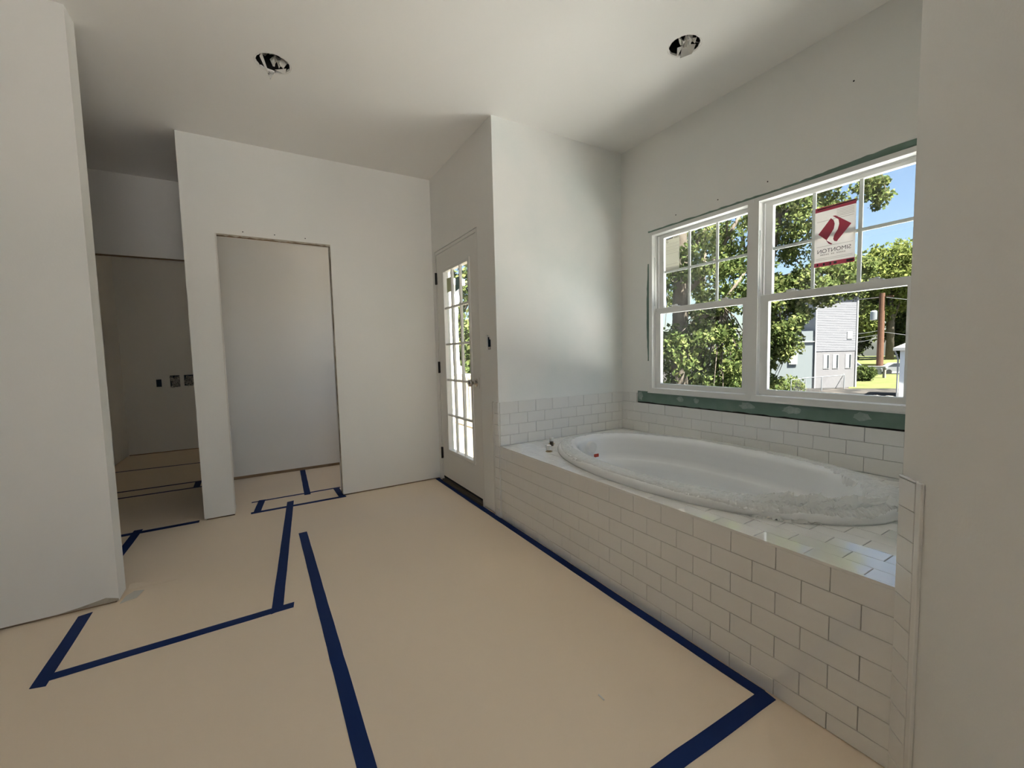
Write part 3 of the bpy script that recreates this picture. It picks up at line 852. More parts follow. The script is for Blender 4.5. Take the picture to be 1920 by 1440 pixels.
# ------------------------------------------------------------------ recessed light cans
LBL = ['recessed can hole stuffed with torn paper in the ceiling before the closet', 'recessed can hole stuffed with torn paper in the ceiling above the tub']
for i, (cx, cy_, r) in enumerate(CANS):
    t = thing('recessed_light', (cx, cy_, H), LBL[i], 'ceiling light', 'recessed light cans')
    n = 36
    cn = MB()
    pr = [(r + 0.002, H + 0.004), (r + 0.002, H + 0.16), (r * 0.5, H + 0.175)]
    vv = [(cx + q * math.cos(2 * math.pi * k / n), cy_ + q * math.sin(2 * math.pi * k / n), z) for q, z in pr for k in range(n)]
    ff = [(a * n + k, a * n + (k + 1) % n, (a + 1) * n + (k + 1) % n, (a + 1) * n + k) for a in range(2) for k in range(n)]
    ff.append(tuple(2 * n + k for k in range(n)))
    cn.add(vv, ff)
    cn.build('can', 'can_metal', t, smooth=False)
    rr = random.Random(70 + i)
    def wad(ox, oy, z, rad, seed, m='paper', dz=0.03, n_=7):
        r_ = random.Random(seed)
        vv, ff = [], []
        for a in range(n_):
            for b in range(n_):
                u, v = (a / (n_ - 1) - 0.5) * 2, (b / (n_ - 1) - 0.5) * 2
                x_, y_ = ox + rad * u * r_.uniform(0.5, 1.15), oy + rad * v * r_.uniform(0.5, 1.15)
                d_ = math.hypot(x_, y_)
                if d_ > r * 0.97:
                    x_, y_ = x_ * r * 0.97 / d_, y_ * r * 0.97 / d_
                vv.append((cx + x_, cy_ + y_, H + z + r_.uniform(-dz, dz)))
        for a in range(n_ - 1):
            for b in range(n_ - 1):
                k = a * n_ + b
                ff += [(k, k + 1, k + n_ + 1), (k, k + n_ + 1, k + n_)]
        MB().add(vv, ff).build('paper_wad', m, t, flip=False)
    def flap(pts_, m='paper'):
        MB().add([(cx + a, cy_ + b, H + c) for a, b, c in pts_], [(0, 1, 2)] if len(pts_) == 3 else [(0, 1, 2, 3)]).build('paper_flap', m, t, flip=False)
    if i == 0:
        wad(0.030, 0.022, 0.030, 0.040, 3)
        wad(-0.020, 0.010, 0.070, 0.045, 8, 'news', 0.02)
        flap([(-0.060, 0.018, 0.03), (-0.050, 0.010, 0.05), (-0.018, 0.074, -0.012), (-0.026, 0.078, -0.012)])
        flap([(-0.030, 0.076, 0.004), (0.010, 0.080, 0.002), (-0.012, 0.094, -0.034)], 'news')
        flap([(0.010, 0.060, 0.006), (0.066, 0.030, 0.012), (0.060, 0.055, -0.006)])
    else:
        wad(0.018, -0.012, 0.028, 0.042, 4, 'paper', 0.022)
        wad(-0.030, 0.012, 0.075, 0.040, 9, 'can_metal', 0.02)
        flap([(0.020, 0.030, 0.03), (0.066, -0.020, 0.02), (0.074, 0.010, -0.010), (0.045, 0.062, -0.012)])
        flap([(0.004, 0.048, 0.02), (0.030, 0.030, 0.03), (0.030, 0.070, -0.008)])
    lip = MB()
    vv, ff = [], []
    for k in range(n):
        q0, q1 = r + rr.uniform(0.004, 0.008), r - rr.uniform(0.000, 0.006)
        t_ = 2 * math.pi * k / n
        vv += [(cx + q0 * math.cos(t_), cy_ + q0 * math.sin(t_), H - 0.0008), (cx + q1 * math.cos(t_), cy_ + q1 * math.sin(t_), H + 0.002)]
    ff = [(2 * k, 2 * ((k + 1) % n), 2 * ((k + 1) % n) + 1, 2 * k + 1) for k in range(n)]
    lip.add(vv, ff).build('ragged_lip', 'paper', t, flip=False)

# ------------------------------------------------------------------ bathtub
tub = thing('bathtub', (CX, CY, 0.09), 'oval white drop-in bathtub in the tiled deck', 'bathtub')
SEC = [(0.86, 0.485, 0.470), (0.875, 0.500, 0.519), (0.914, 0.545, 0.5195), (0.917, 0.548, 0.530), (0.912, 0.541, 0.545), (0.900, 0.527, 0.556), (0.880, 0.505, 0.5605),
       (0.845, 0.468, 0.5615), (0.812, 0.434, 0.558), (0.792, 0.415, 0.549), (0.780, 0.404, 0.530), (0.768, 0.395, 0.490), (0.752, 0.383, 0.435), (0.742, 0.375, 0.405),
       (0.722, 0.358, 0.398), (0.708, 0.347, 0.388), (0.695, 0.337, 0.350), (0.660, 0.312, 0.230), (0.625, 0.285, 0.145), (0.570, 0.245, 0.105), (0.440, 0.180, 0.093), (0.20, 0.08, 0.090)]
NS = 128
tb = MB()
vv = [(*sup(a, b, k, NS), z) for a, b, z in SEC for k in range(NS)]
ff = [(i * NS + k, i * NS + (k + 1) % NS, (i + 1) * NS + (k + 1) % NS, (i + 1) * NS + k) for i in range(len(SEC) - 1) for k in range(NS)]
ff.append(tuple((len(SEC) - 1) * NS + k for k in range(NS)))
tb.add(vv, ff)
tb.build('shell', 'acrylic', tub, smooth=True)
ov = MB().lathe([(0.036, 0.012), (0.036, 0.0), (0.040, -0.004), (0.040, -0.018), (0.034, -0.024), (0.001, -0.025)], (1.938, 2.203, 0.503), 'Y', 28)
ov.build('overflow_cover', 'white_plastic', tub)
MB().box(1.945, 1.985, 2.176, 2.180, 0.432, 0.454).build('red_label', 'red_label', tub)
dr = MB().lathe([(0.035, 0.0), (0.035, 0.004), (0.02, 0.006), (0.001, 0.006)], (CX, CY + 0.30, 0.092), 'Z', 20)
dr.build('drain', 'nickel', tub)

# crinkled protective film taped along the rim
film = MB()
NF = 1000
prof_n = 18
vv, ff = [], []
for k in range(NF):
    t = 2 * math.pi * k / NF
    c_, s_ = math.cos(t), math.sin(t)
    ang_near = max(0.0, -c_)                     # near (front) side
    end_r = max(0.0, -s_) ** 1.5                 # end beside the wing wall
    win_ = 0.035 + 0.020 * noise.noise((c_ * 6, s_ * 6, 1.3)) + 0.050 * end_r + 0.012 * noise.noise((c_ * 25, s_ * 25, 3.1))
    wout = 0.012 + 0.016 * noise.noise((c_ * 5, s_ * 5, 7.7)) + 0.020 * end_r * ang_near
    for j in range(prof_n):
        f_ = j / (prof_n - 1)
        # offset inwards from the crest line
        d = -wout - 0.03 + f_ * (wout + 0.03 + win_)
        a, b = 0.862 - d, 0.486 - d
        if d < -0.02: z = 0.5605 - ((-d - 0.02) / 0.035) ** 2 * 0.02
        elif d < 0.06: z = 0.5615
        else: z = 0.5615 - ((d - 0.06) * 1.7) ** 1.3
        if d > 0.075:
            z = min(z, 0.548 - (d - 0.075) * 3.0)
        cr = abs(noise.noise((c_ * 16, s_ * 16, f_ * 3.2))) * 1.1 + abs(noise.noise((c_ * 55, s_ * 55, f_ * 4))) * 0.6 + noise.noise((c_ * 120, s_ * 120, f_ * 9)) * 0.25
        amp = 0.0024 + 0.009 * end_r + 0.0016 * ang_near
        x, y = sup(a, b, 0, 1) if False else (CX + b * math.copysign(abs(c_) ** (2 / EN), c_), CY + a * math.copysign(abs(s_) ** (2 / EN), s_))
        vv.append((x, y, z + 0.0012 + amp * cr))
for k in range(NF):
    for j in range(prof_n - 1):
        a, b = k * prof_n + j, ((k + 1) % NF) * prof_n + j
        ff.append((a, b, b + 1, a + 1))
film.add(vv, ff)
fo = film.build('plastic_film', 'film', flip=False)
tag(fo, 'crinkled clear plastic film covering the bathtub rim', 'plastic film')
# loose wad of film hanging over the front rim near the wing wall
rr = random.Random(5)
n1, n2 = 60, 34
vv, ff = [], []
for i in range(n1):
    for j in range(n2):
        u, v = i / (n1 - 1), j / (n2 - 1)
        yy = 0.93 - 0.36 * u
        th_ = (yy - CY)
        xw_ = CX - half_w(yy, 0.862, 0.486)
        # v: 0 inside the rim, 1 on the deck
        off = 0.05 - 0.135 * v
        bulge = math.sin(math.pi * u) ** 0.8
        z = 0.568 + 0.035 * bulge * math.exp(-((v - 0.25) / 0.2) ** 2) if v < 0.5 else 0.568 - (v - 0.5) / 0.5 * 0.047
        nse = noise.noise((u * 9, v * 7, 2.0)) * 0.020 + (abs(noise.noise((u * 22, v * 16, 5.0))) - 0.2) * 0.030 + noise.noise((u * 50, v * 40, 9.0)) * 0.006
        x = xw_ + off * (0.5 + 0.5 * bulge) + nse
        vv.append((x - 0.10 * max(0, u - 0.55) * v * 0.6, yy + noise.noise((u * 11, v * 9, 8)) * 0.02, max(0.5205, z + nse * 1.0 * bulge)))
for i in range(n1 - 1):
    for j in range(n2 - 1):
        a = i * n2 + j
        ff += [(a, a + 1, a + n2 + 1), (a, a + n2 + 1, a + n2)]
wd = MB().add(vv, ff).build('plastic_wad', 'film', fo, flip=False)

# ------------------------------------------------------------------ faucet stubs on the deck
def stub(x, y, h, label, cap=True):
    t = thing('faucet_stub', (x, y, ZL), label, 'plumbing stub')
    MB().lathe([(0.022, 0.0), (0.022, 0.004), (0.014, 0.006), (0.014, h * 0.5)], (x, y, ZL), 'Z', 18).build('collar', 'brass', t)
    if cap:
        MB().lathe([(0.016, h * 0.25), (0.016, h), (0.012, h + 0.003), (0.001, h + 0.003)], (x, y, ZL), 'Z', 18).build('cap', 'white_plastic', t)
    return t
stub(1.585, 2.210, 0.040, 'white capped faucet stub at the corner of the tub deck, nearer of two')
t2 = stub(1.735, 2.385, 0.045, 'white capped faucet stub with dark valve on the tub deck, farther of two')
MB().lathe([(0.012, 0), (0.012, 0.030)], (1.700, 2.335, ZL), 'Z', 14).build('valve_stem', 'bronze', t2)

# ------------------------------------------------------------------ blue tape on the floor
def tape(p0, p1, wd_, label, h=0.0012, cut=0.0, lift=0.0):
    p0, p1 = Vector(p0), Vector(p1)
    d = (p1 - p0)
    L = d.length
    d.normalize()
    nrm = Vector((-d.y, d.x))
    r_ = random.Random(hash(label) % 1000 if False else len(label) * 7 + int(L * 100))
    n_ = max(6, int(L / 0.08))
    lft, rgt = [], []
    for i in range(n_ + 1):
        q = p0 + d * (L * i / n_)
        wob = 0.0015 * noise.noise((i * 0.7, L, 2.2))
        e0 = cut * r_.uniform(-1, 1) if i in (0, n_) else 0
        lft.append(q + nrm * (wd_ / 2 + wob) + d * e0)
        rgt.append(q - nrm * (wd_ / 2 - wob) - d * e0)
    mb = MB()
    vv = [(q.x, q.y, z) for z in (0.0006, 0.0006 + h + lift) for q in lft + rgt]
    m_ = n_ + 1
    ff = []
    for i in range(n_):
        ff.append((2 * m_ + i, 2 * m_ + i + 1, 3 * m_ + i + 1, 3 * m_ + i))
        ff.append((i, m_ + i, m_ + i + 1, i + 1))
        ff.append((i, i + 1, 2 * m_ + i + 1, 2 * m_ + i))
        ff.append((m_ + i + 1, m_ + i, 3 * m_ + i, 3 * m_ + i + 1))
    ff.append((0, 2 * m_, 3 * m_, m_))
    ff.append((n_, m_ + n_, 3 * m_ + n_, 2 * m_ + n_))
    mb.add(vv, ff)
    return tag(mb.build('floor_tape', 'tape'), label, 'tape', 'blue tape strips on the floor')
tape((-0.762, 2.640), (-0.756, 2.125), 0.046, 'short blue tape strip in front of the left partition wall', cut=0.008, lift=0.0006)
tape((-0.775, 2.172), (0.072, 2.188), 0.046, 'blue tape strip crossing the floor at the left, joining two other strips', cut=0.004)
tape((0.001, 2.165), (0.148, 3.835), 0.048, 'long blue tape strip running towards the closet opening', cut=0.008, lift=0.0006)
tape((0.180, 3.088), (0.198, 0.55), 0.050, 'longest loose-ended blue tape strip in the middle of the floor', cut=0.006)
tape((1.3805, 3.742), (1.3805, 0.730), 0.044, 'blue tape strip along the foot of the tiled tub apron', cut=0.002)
tape((1.398, 0.716), (0.45, 0.742), 0.048, 'blue tape strip at the bottom right leaving the tub apron', cut=0.004, lift=0.0006)
tape((-0.125, 3.708), (0.556, 3.708), 0.040, 'near long side of the blue tape rectangle in the closet opening')
tape((-0.125, 3.990), (0.556, 3.998), 0.026, 'far long side of the blue tape rectangle in the closet opening')
tape((-0.088, 3.690), (-0.050, 4.012), 0.048, 'left end of the blue tape rectangle in the closet opening', lift=0.0006)
tape((0.528, 3.690), (0.519, 4.008), 0.048, 'right end of the blue tape rectangle in the closet opening', lift=0.0006)
tape((0.284, 3.945), (0.316, 4.850), 0.048, 'blue tape strip on the closet floor running to its back wall', lift=0.0012)
tape((-1.05, 3.728), (-0.445, 3.742), 0.048, 'blue tape strip across the mouth of the dark passage')
tape((-0.792, 3.795), (-0.802, 3.25), 0.048, 'blue tape strip running behind the left partition towards the passage', lift=0.0006)
tape((-1.31, 5.022), (-0.50, 5.022), 0.030, 'far tape line of the pair across the dark doorway')
tape((-1.31, 4.790), (-0.50, 4.790), 0.030, 'near tape line of the pair across the dark doorway')
tape((-0.570, 4.785), (-0.578, 5.030), 0.050, 'short tape strip closing the pair in the dark doorway', lift=0.0006)
tape((-1.46, 5.985), (-0.40, 5.935), 0.030, 'single tape line across the floor of the dark far room')

# paper scrap and torn board at the partition corner, chip on the floor
ps = MB()
vv, ff = [], []
for i in range(9):
    for j in range(5):
        u, v = i / 8, j / 4
        vv.append((-0.648 + 0.20 * u, 2.800 + 0.045 * v * (1 - u), 0.002 + 0.016 * (1 - u) * v ** 2 * (0.6 + 0.4 * math.sin(u * 9)) + 0.0005 * j))
for i in range(8):
    for j in range(4):
        a = i * 5 + j
        ff.append((a, a + 1, a + 6, a + 5))
tag(ps.add(vv, ff).build('torn_paper_curl', 'board', flip=False), 'curled edge of torn floor board beside the partition end', 'paper')
cp = MB().sheet([[(-0.650, 2.665), (-0.590, 2.690), (-0.575, 2.760), (-0.615, 2.775), (-0.640, 2.74)]], lambda u, v, q: (u, v, 0.001 + q), 0.0012)
tag(cp.build('plaster_smear', 'plaster'), 'pale plaster smear on the floor at the partition corner', 'plaster')
ch = MB().box(0.916, 0.921, 0.993, 1.020, 0.0008, 0.004)
tag(bevel(ch.build('wood_chip', 'paper'), 0.001), 'tiny pale chip lying alone on the floor', 'debris')
# torn lower edge of the left partition: exposed core wedge
wc = MB().sheet([[(-0.86, 0.013), (-0.655, 0.013), (-0.655, 0.022), (-0.70, 0.038), (-0.74, 0.030), (-0.80, 0.020)]], lambda u, v, q: (u, YL - 0.0008 + q, v), 0.002)
wc.build('torn_board', 'drywall_core', wall_left)

# ================================================================== outdoors
GZ = -2.6
gnd = MB().add([(2.8, -60, GZ), (160, -60, GZ), (160, 140, GZ), (2.8, 140, GZ)], [(0, 1, 2, 3)])
gnd.add([(-60, -60, GZ), (2.8, -60, GZ), (2.8, 140, GZ), (-60, 140, GZ)], [(0, 1, 2, 3)])
tag(gnd.build('ground', 'earth_shade'), 'bare yard ground below the window with shade put into its colour', 'ground', kind='structure')
lw = MB().prism([(44.5, 16.6), (50.5, 10.2), (78, 15.0), (70.0, 23.5), (58.5, 20.8), (50, 18.6)], GZ, GZ + 0.03)
tag(lw.build('lawn', 'grass'), 'sunlit yellow-green lawn beyond the chain-link fence', 'lawn', kind='structure')
lw = MB().prism([(84, 12), (150, 18), (140, 62), (78, 44)], GZ, GZ + 0.9)
tag(lw.build('far_lawn', 'grass'), 'bright grass bank behind the parked cars', 'lawn', kind='structure')
rd = MB().prism([(66, 25.0), (80.5, 12.0), (84, 13.5), (76, 42)], GZ, GZ + 0.02)
tag(rd.build('road', 'asphalt'), 'grey street strip where the cars are parked', 'road', kind='structure')

lr = MB().box(XW + 0.16, 5.6, -7.0, YT + 0.1, 0.10, 0.22)  # unseen slabs added to bounce sunlight up through the openings
lr.box(P1[0] + 0.14, XW + 0.16, -7.0, 0.26, 0.10, 0.22)
lr.box(-4.0, P1[0] + 0.14, -9.0, -2.53, -0.14, -0.02)
tag(lr.build('bounce_slabs', 'bounce_white'), 'unseen pale slabs added below the sill and behind to bounce sunlight', 'roof', kind='structure')

# --- trees
def leaves(name, m, parent, clusters, leaf, seed, per):
    """clusters: list of (x, y, z, radius); builds one mesh of small folded leaves"""
    r_ = np.random.default_rng(seed)
    C = np.array(clusters)
    N = len(C) * per
    base = np.repeat(C, per, axis=0)
    d = r_.normal(size=(N, 3))
    d /= np.linalg.norm(d, axis=1)[:, None]
    rad = base[:, 3:4] * r_.random((N, 1)) ** 0.5
    pos = base[:, :3] + d * rad * np.array([1, 1, 0.75])
    ax = r_.normal(size=(N, 3)); ax[:, 2] -= 0.4
    ax /= np.linalg.norm(ax, axis=1)[:, None]
    sd_ = np.cross(ax, r_.normal(size=(N, 3)))
    sd_ /= np.linalg.norm(sd_, axis=1)[:, None] + 1e-9
    nm = np.cross(ax, sd_)
    L = leaf * r_.uniform(0.65, 1.3, (N, 1))
    a = pos - ax * L * 0.5
    b = pos + sd_ * L * 0.30 + nm * L * 0.08
    c = pos + ax * L * 0.5
    e_ = pos - sd_ * L * 0.30 + nm * L * 0.08
    V = np.stack([a, b, c, e_], axis=1).reshape(-1, 3)
    me = bpy.data.meshes.new(name)
    me.vertices.add(4 * N); me.loops.add(4 * N); me.polygons.add(N)
    me.vertices.foreach_set('co', V.astype(np.float32).ravel())
    me.loops.foreach_set('vertex_index', np.arange(4 * N, dtype=np.int32))
    me.polygons.foreach_set('loop_start', np.arange(0, 4 * N, 4, dtype=np.int32))
    me.update(calc_edges=True)
    me.materials.append(MATS[m])
    o = bpy.data.objects.new(name, me)
    COL.objects.link(o)
    o['kind'] = 'stuff'
    attach(o, parent)
    return o

def blobs(specs, seed):
    """specs: (cx, cy, cz, rx, ry, rz, count, cluster radius) -> cluster list, denser towards the shell"""
    r_ = random.Random(seed)
    out = []
    for cx, cy_, cz, rx, ry, rz, n_, cr in specs:
        for _ in range(n_):
            while True:
                v = Vector((r_.uniform(-1, 1), r_.uniform(-1, 1), r_.uniform(-1, 1)))
                if 0.15 < v.length < 1: break
            k = v.length ** -0.35
            out.append((cx + v.x * rx * min(k, 1.6), cy_ + v.y * ry * min(k, 1.6), cz + v.z * rz * min(k, 1.6), cr * r_.uniform(0.6, 1.3)))
    return out

def tree(name, base, label, trunk, branches, specs, m, leaf, per, seed, group='trees outside the window', cat='tree'):
    t = thing(name, base, label, cat, group)
    if trunk:
        mb = MB().tube([q[:3] for q in trunk], [q[3] for q in trunk], 10)
        for b in branches:
            mb.tube([q[:3] for q in b], [q[3] for q in b], 7)
        mb.build('trunk', 'bark', t, smooth=True)
    cl = blobs(specs, seed)
    if trunk:
        tw = MB()
        r_ = random.Random(seed + 1)
        nodes = [Vector(q[:3]) for b in branches for q in b[1:]] or [Vector(trunk[-1][:3])]
        for c in r_.sample(cl, min(60, len(cl))):
            c_ = Vector(c[:3])
            nn = min(nodes, key=lambda q: (q - c_).length)
            mid = (nn + c_) / 2 + Vector((0, 0, 0.15))
            tw.tube([nn, mid, c_], [0.025, 0.016, 0.006], 4, cap=False)
        tw.build('twigs', 'bark', t)
    leaves('foliage', m, t, cl, leaf, seed + 2, per)
    return t

tree('broadleaf_tree', (9.55, 7.30, GZ), 'big dark-trunked leafy tree filling the left window',
     [(9.55, 7.30, GZ, .25), (9.50, 7.28, 0.5, .21), (9.56, 7.30, 2.6, .19), (9.62, 7.36, 4.4, .15), (9.8, 7.6, 7.0, .08)],
     [[(9.56, 7.30, 2.5, .09), (10.1, 6.9, 3.2, .07), (10.6, 6.7, 4.0, .05), (11.1, 6.5, 4.9, .03)],
      [(9.56, 7.32, 3.3, .08), (10.3, 7.2, 4.2, .05), (11.0, 7.2, 4.9, .03)],
      [(9.53, 7.30, 1.6, .07), (10.4, 6.7, 2.3, .05), (11.0, 6.3, 3.3, .03)],
      [(9.56, 7.32, 3.0, .08), (9.4, 8.2, 4.0, .05), (9.2, 8.9, 4.8, .03)]],
     [(10.3, 7.3, 5.3, 2.6, 2.3, 1.7, 100, .40), (10.5, 6.9, 2.9, 1.7, 1.2, 1.1, 52, .34), (10.2, 7.1, 1.0, 1.6, 1.2, 0.9, 66, .34), (10.6, 7.0, -0.3, 2.0, 1.6, 0.8, 85, .36)],
     'leaf_a', 0.125, 85, 100)
tree('broadleaf_tree', (13.6, 9.6, GZ), 'second leafy tree standing behind the big trunk in the left window',
     [(13.6, 9.6, GZ, .16), (13.6, 9.6, 2.0, .13), (13.8, 9.5, 5.5, .07)],
     [[(13.6, 9.6, 1.6, .06), (14.3, 9.0, 3.0, .04), (14.9, 8.7, 4.4, .02)], [(13.6, 9.6, 2.2, .05), (13.0, 10.4, 3.8, .03), (12.8, 10.8, 4.8, .02)]],
     [(13.8, 9.6, 4.6, 2.4, 2.2, 2.2, 70, .42), (14.2, 10.2, 0.6, 2.2, 2.0, 1.2, 60, .42)],
     'leaf_b', 0.15, 80, 120)
tree('broadleaf_tree', (15.0, 8.25, GZ), 'broad leafy tree overhanging the view in the right window',
     [(15.0, 8.25, GZ, .22), (15.0, 8.25, 1.0, .18), (15.2, 8.1, 3.6, .15), (15.6, 7.9, 6.4, .10), (15.9, 7.8, 9.5, .04)],
     [[(15.2, 8.1, 3.4, .09), (16.2, 7.4, 3.8, .06), (17.2, 6.8, 3.6, .04), (17.9, 6.4, 3.1, .02)],
      [(15.5, 7.9, 5.6, .08), (16.6, 7.2, 6.4, .05), (17.5, 6.6, 6.9, .03), (18.3, 6.1, 6.9, .015)],
      [(15.1, 8.15, 2.2, .08), (15.3, 7.7, 2.0, .05), (15.5, 7.3, 1.4, .03)],
      [(15.2, 8.1, 3.0, .08), (14.6, 8.8, 4.2, .05), (14.2, 9.4, 5.0, .03)]],
     [(16.0, 7.6, 5.6, 1.8, 1.2, 1.6, 84, .38), (16.3, 7.4, 7.3, 2.1, 1.5, 1.0, 70, .40), (15.3, 7.75, 2.2, 1.0, 0.75, 1.5, 95, .36), (16.6, 7.0, 3.2, 1.3, 0.9, 0.75, 66, .34),
      (17.4, 6.5, 3.7, 0.7, 0.5, 0.6, 30, .30), (17.9, 6.25, 6.5, 0.8, 0.35, 0.5, 12, .26), (18.4, 6.05, 6.1, 0.3, 0.2, 0.5, 4, .22), (15.0, 8.2, 0.2, 0.7, 0.5, 0.6, 20, .3)],
     'leaf_b', 0.14, 80, 140)
tree('broadleaf_tree', (105.0, 32.7, GZ), 'rounded sunlit tree top behind the utility pole',
     [(105.0, 32.7, GZ, .7), (105.0, 32.7, 5, .6), (105, 33, 14, .3)], [[(105, 32.8, 4.5, .3), (106.5, 31.5, 11, .15)], [(105, 32.8, 5, .3), (103.5, 35, 11, .15)]],
     [(105.5, 33.6, 14.6, 6.0, 5.6, 6.0, 130, 1.9), (102.5, 36.0, 7.0, 4.0, 3.6, 4.0, 70, 1.7), (108.5, 30.5, 12.6, 4.6, 4.0, 4.4, 80, 1.8)],
     'leaf_c', 0.72, 60, 160, 'trees outside the window')
tree('broadleaf_tree', (126.0, 36.2, GZ), 'yellow-green tree at the right edge of the right window',
     [(126.0, 36.2, GZ, .8), (126.0, 36.2, 6, .6), (126.0, 36.5, 14, .3)], [[(126, 36.2, 5, .3), (127.5, 35, 11, .15)]],
     [(126, 36.0, 12.0, 7.0, 6.4, 7.0, 110, 2.2), (127, 34.5, 4.5, 6.0, 5.0, 4.0, 70, 2.0)],
     'leaf_c', 0.95, 60, 180)
for lbl, spec, sd__ in (('dark green tree on the slope left of the utility pole', (98, 46, 6.0, 5.0, 5.0, 7, 110, 1.8), 200),
                       ('dark green tree on the slope directly behind the parked cars', (112, 42, 4.5, 4.5, 4.0, 6.0, 110, 1.8), 203),
                       ('low dark green tree on the slope right of the utility pole', (114, 32, 3.6, 3.4, 3.4, 5.0, 110, 1.7), 206)):
    tree('broadleaf_tree', (spec[0], spec[1], GZ), lbl, [(spec[0], spec[1], GZ, .5), (spec[0], spec[1], spec[2], .35)], [], [spec], 'leaf_d', 0.8, 60, sd__)
tree('broadleaf_tree', (5.5, 13.0, GZ), 'leafy tree seen through the glazed door',
     [(5.5, 13.0, GZ, .2), (5.5, 13.0, 2, .16), (5.6, 13.1, 5, .08)], [[(5.5, 13.0, 1.6, .07), (4.8, 12.6, 3.5, .04)], [(5.5, 13.0, 2, .07), (6.4, 12.6, 3.6, .04)]],
     [(5.6, 12.8, 3.2, 2.0, 1.6, 2.6, 120, .5), (5.9, 12.6, 0.4, 1.8, 1.6, 1.4, 70, .5)], 'leaf_b', 0.17, 70, 220)
tree('garden_shrub', (55.0, 19.6, GZ), 'round dark shrub at the corner of the neighbouring house', None, [],
     [(55.0, 19.6, -1.9, 1.5, 1.4, 0.75, 60, .45)], 'leaf_d', 0.22, 60, 240, 'shrubs outside', 'shrub')
tree('garden_shrub', (36.0, 17.9, GZ), 'pale twiggy shrub by the fence left of the neighbouring house', None, [],
     [(36.2, 18.2, -2.0, 2.4, 1.2, 0.7, 46, .45)], 'leaf_b', 0.22, 45, 260, 'shrubs outside', 'shrub')

# --- neighbouring house: white siding above grey block
house = thing('neighbour_house', (44.9, 17.8, GZ), 'white-sided house with grey block ground floor behind the fence', 'house')
A = Vector((43.15, 18.72)); B_ = Vector((46.40, 16.80))
du = (B_ - A).normalized(); FL = (B_ - A).length
dn = Vector((du.y, -du.x))                       # outward normal (towards the room)
if dn.dot(-A) < 0: dn = -dn
def hp(u, n_): 
    q = A + du * u + dn * n_
    return (q.x, q.y)
def hbox(u0, u1, n0, n1, z0, z1):
    return MB().prism([hp(u0, n0), hp(u1, n0), hp(u1, n1), hp(u0, n1)], z0, z1)
hbox(0, FL, -9, 0, GZ, 0.72).build('ground_floor', 'block', house)
hbox(-0.02, FL + 0.02, -9, 0.02, 0.72, 6.0).build('upper_floor', 'siding', house)
for i in range(34):
    z_ = 0.74 + i * 0.155
    hbox(-0.03, FL + 0.03, 0.02, 0.035, z_, z_ + 0.012).build('siding_board', 'siding', house)
roof = MB()
ra, rb = hp(-0.4, 0.4), hp(FL + 0.4, 0.4); rc, rd_ = hp(FL + 0.4, -9.4), hp(-0.4, -9.4)
mid0, mid1 = hp(FL / 2, 0.4), hp(FL / 2, -9.4)
roof.add([(*ra, 6.0), (*rb, 6.0), (*mid0, 7.6), (*rd_, 6.0), (*rc, 6.0), (*mid1, 7.6)], [(0, 1, 2), (3, 5, 4), (0, 2, 5, 3), (1, 4, 5, 2), (0, 3, 4, 1)])
roof.build('roof', 'roof_grey', house)
hbox(-0.06, 0.04, 0.03, 0.10, GZ, 6.0).build('downspout', 'trim_white', house)
hbox(FL - 0.10, FL + 0.03, 0.03, 0.07, GZ, 6.0).build('corner_board', 'trim_white', house)
for i, u in enumerate((0.88, 1.72, 2.88)):
    wf = hbox(u - 0.10, u + 0.42, 0.0, 0.03, -0.86, 0.44).build('window', 'trim_white', house)
    hbox(u - 0.04, u + 0.22, 0.03, 0.045, -0.80, 0.38).build('pane', 'blind', wf)
    hbox(u + 0.24, u + 0.38, 0.03, 0.045, -0.80, 0.38).build('pane', 'dark_glass', wf)
wf = hbox(2.86, 3.32, 0.03, 0.06, 1.80, 2.46).build('window', 'trim_white', house)
hbox(2.92, 3.26, 0.06, 0.07, 1.86, 2.40).build('pane', 'blind', wf)
# lower wing on the left, its shade put into the siding colour
lwg = house
def wb(p0, p1, thick, z0, z1):
    a, b = Vector(p0), Vector(p1)
    d = (b - a).normalized(); n_ = Vector((-d.y, d.x))
    return MB().prism([tuple(a), tuple(b), tuple(b + n_ * thick), tuple(a + n_ * thick)], z0, z1)
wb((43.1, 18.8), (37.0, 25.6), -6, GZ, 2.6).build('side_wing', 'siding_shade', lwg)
wb((43.1, 18.75), (37.0, 25.55), 0.06, 1.6, 1.68).build('band', 'trim_white', lwg)
wb((42.2, 19.72), (41.75, 20.22), 0.05, -0.4, 0.6).build('window', 'trim_white', lwg)

# --- chain-link fence posts and rail
fn = thing('yard_fence', (42, 17.4, GZ), 'galvanised chain-link fence with slanting top rail', 'fence')
FP = [(35.4, 16.95), (38.4, 17.3), (40.6, 17.05), (44.0, 16.75), (47.5, 18.2), (51.2, 19.3)]
for x, y in FP:
    MB().tube([(x, y, GZ), (x, y, GZ + 1.25)], 0.045, 8).build('post', 'galv', fn)
for i in range(len(FP) - 1):
    (x, y), (x2, y2) = FP[i], FP[i + 1]
    MB().tube([(x, y, GZ + 1.22), (x2, y2, GZ + 1.22)], 0.03, 6).build('top_rail', 'galv', fn)
    ms = MB()
    L = math.hypot(x2 - x, y2 - y)
    k = int(L / 0.22)
    for j in range(k):
        for sgn in (0, 1):
            a = j / k
            b = min(1, (j + 5) / k)
            z0_, z1_ = (GZ + 0.05, GZ + 1.2) if sgn else (GZ + 1.2, GZ + 0.05)
            ms.tube([(x + (x2 - x) * a, y + (y2 - y) * a, z0_), (x + (x2 - x) * b, y + (y2 - y) * b, z1_)], 0.0022, 3, cap=False)
    tag(ms.build('wire_mesh', 'wire_dull', fn), kind='stuff')
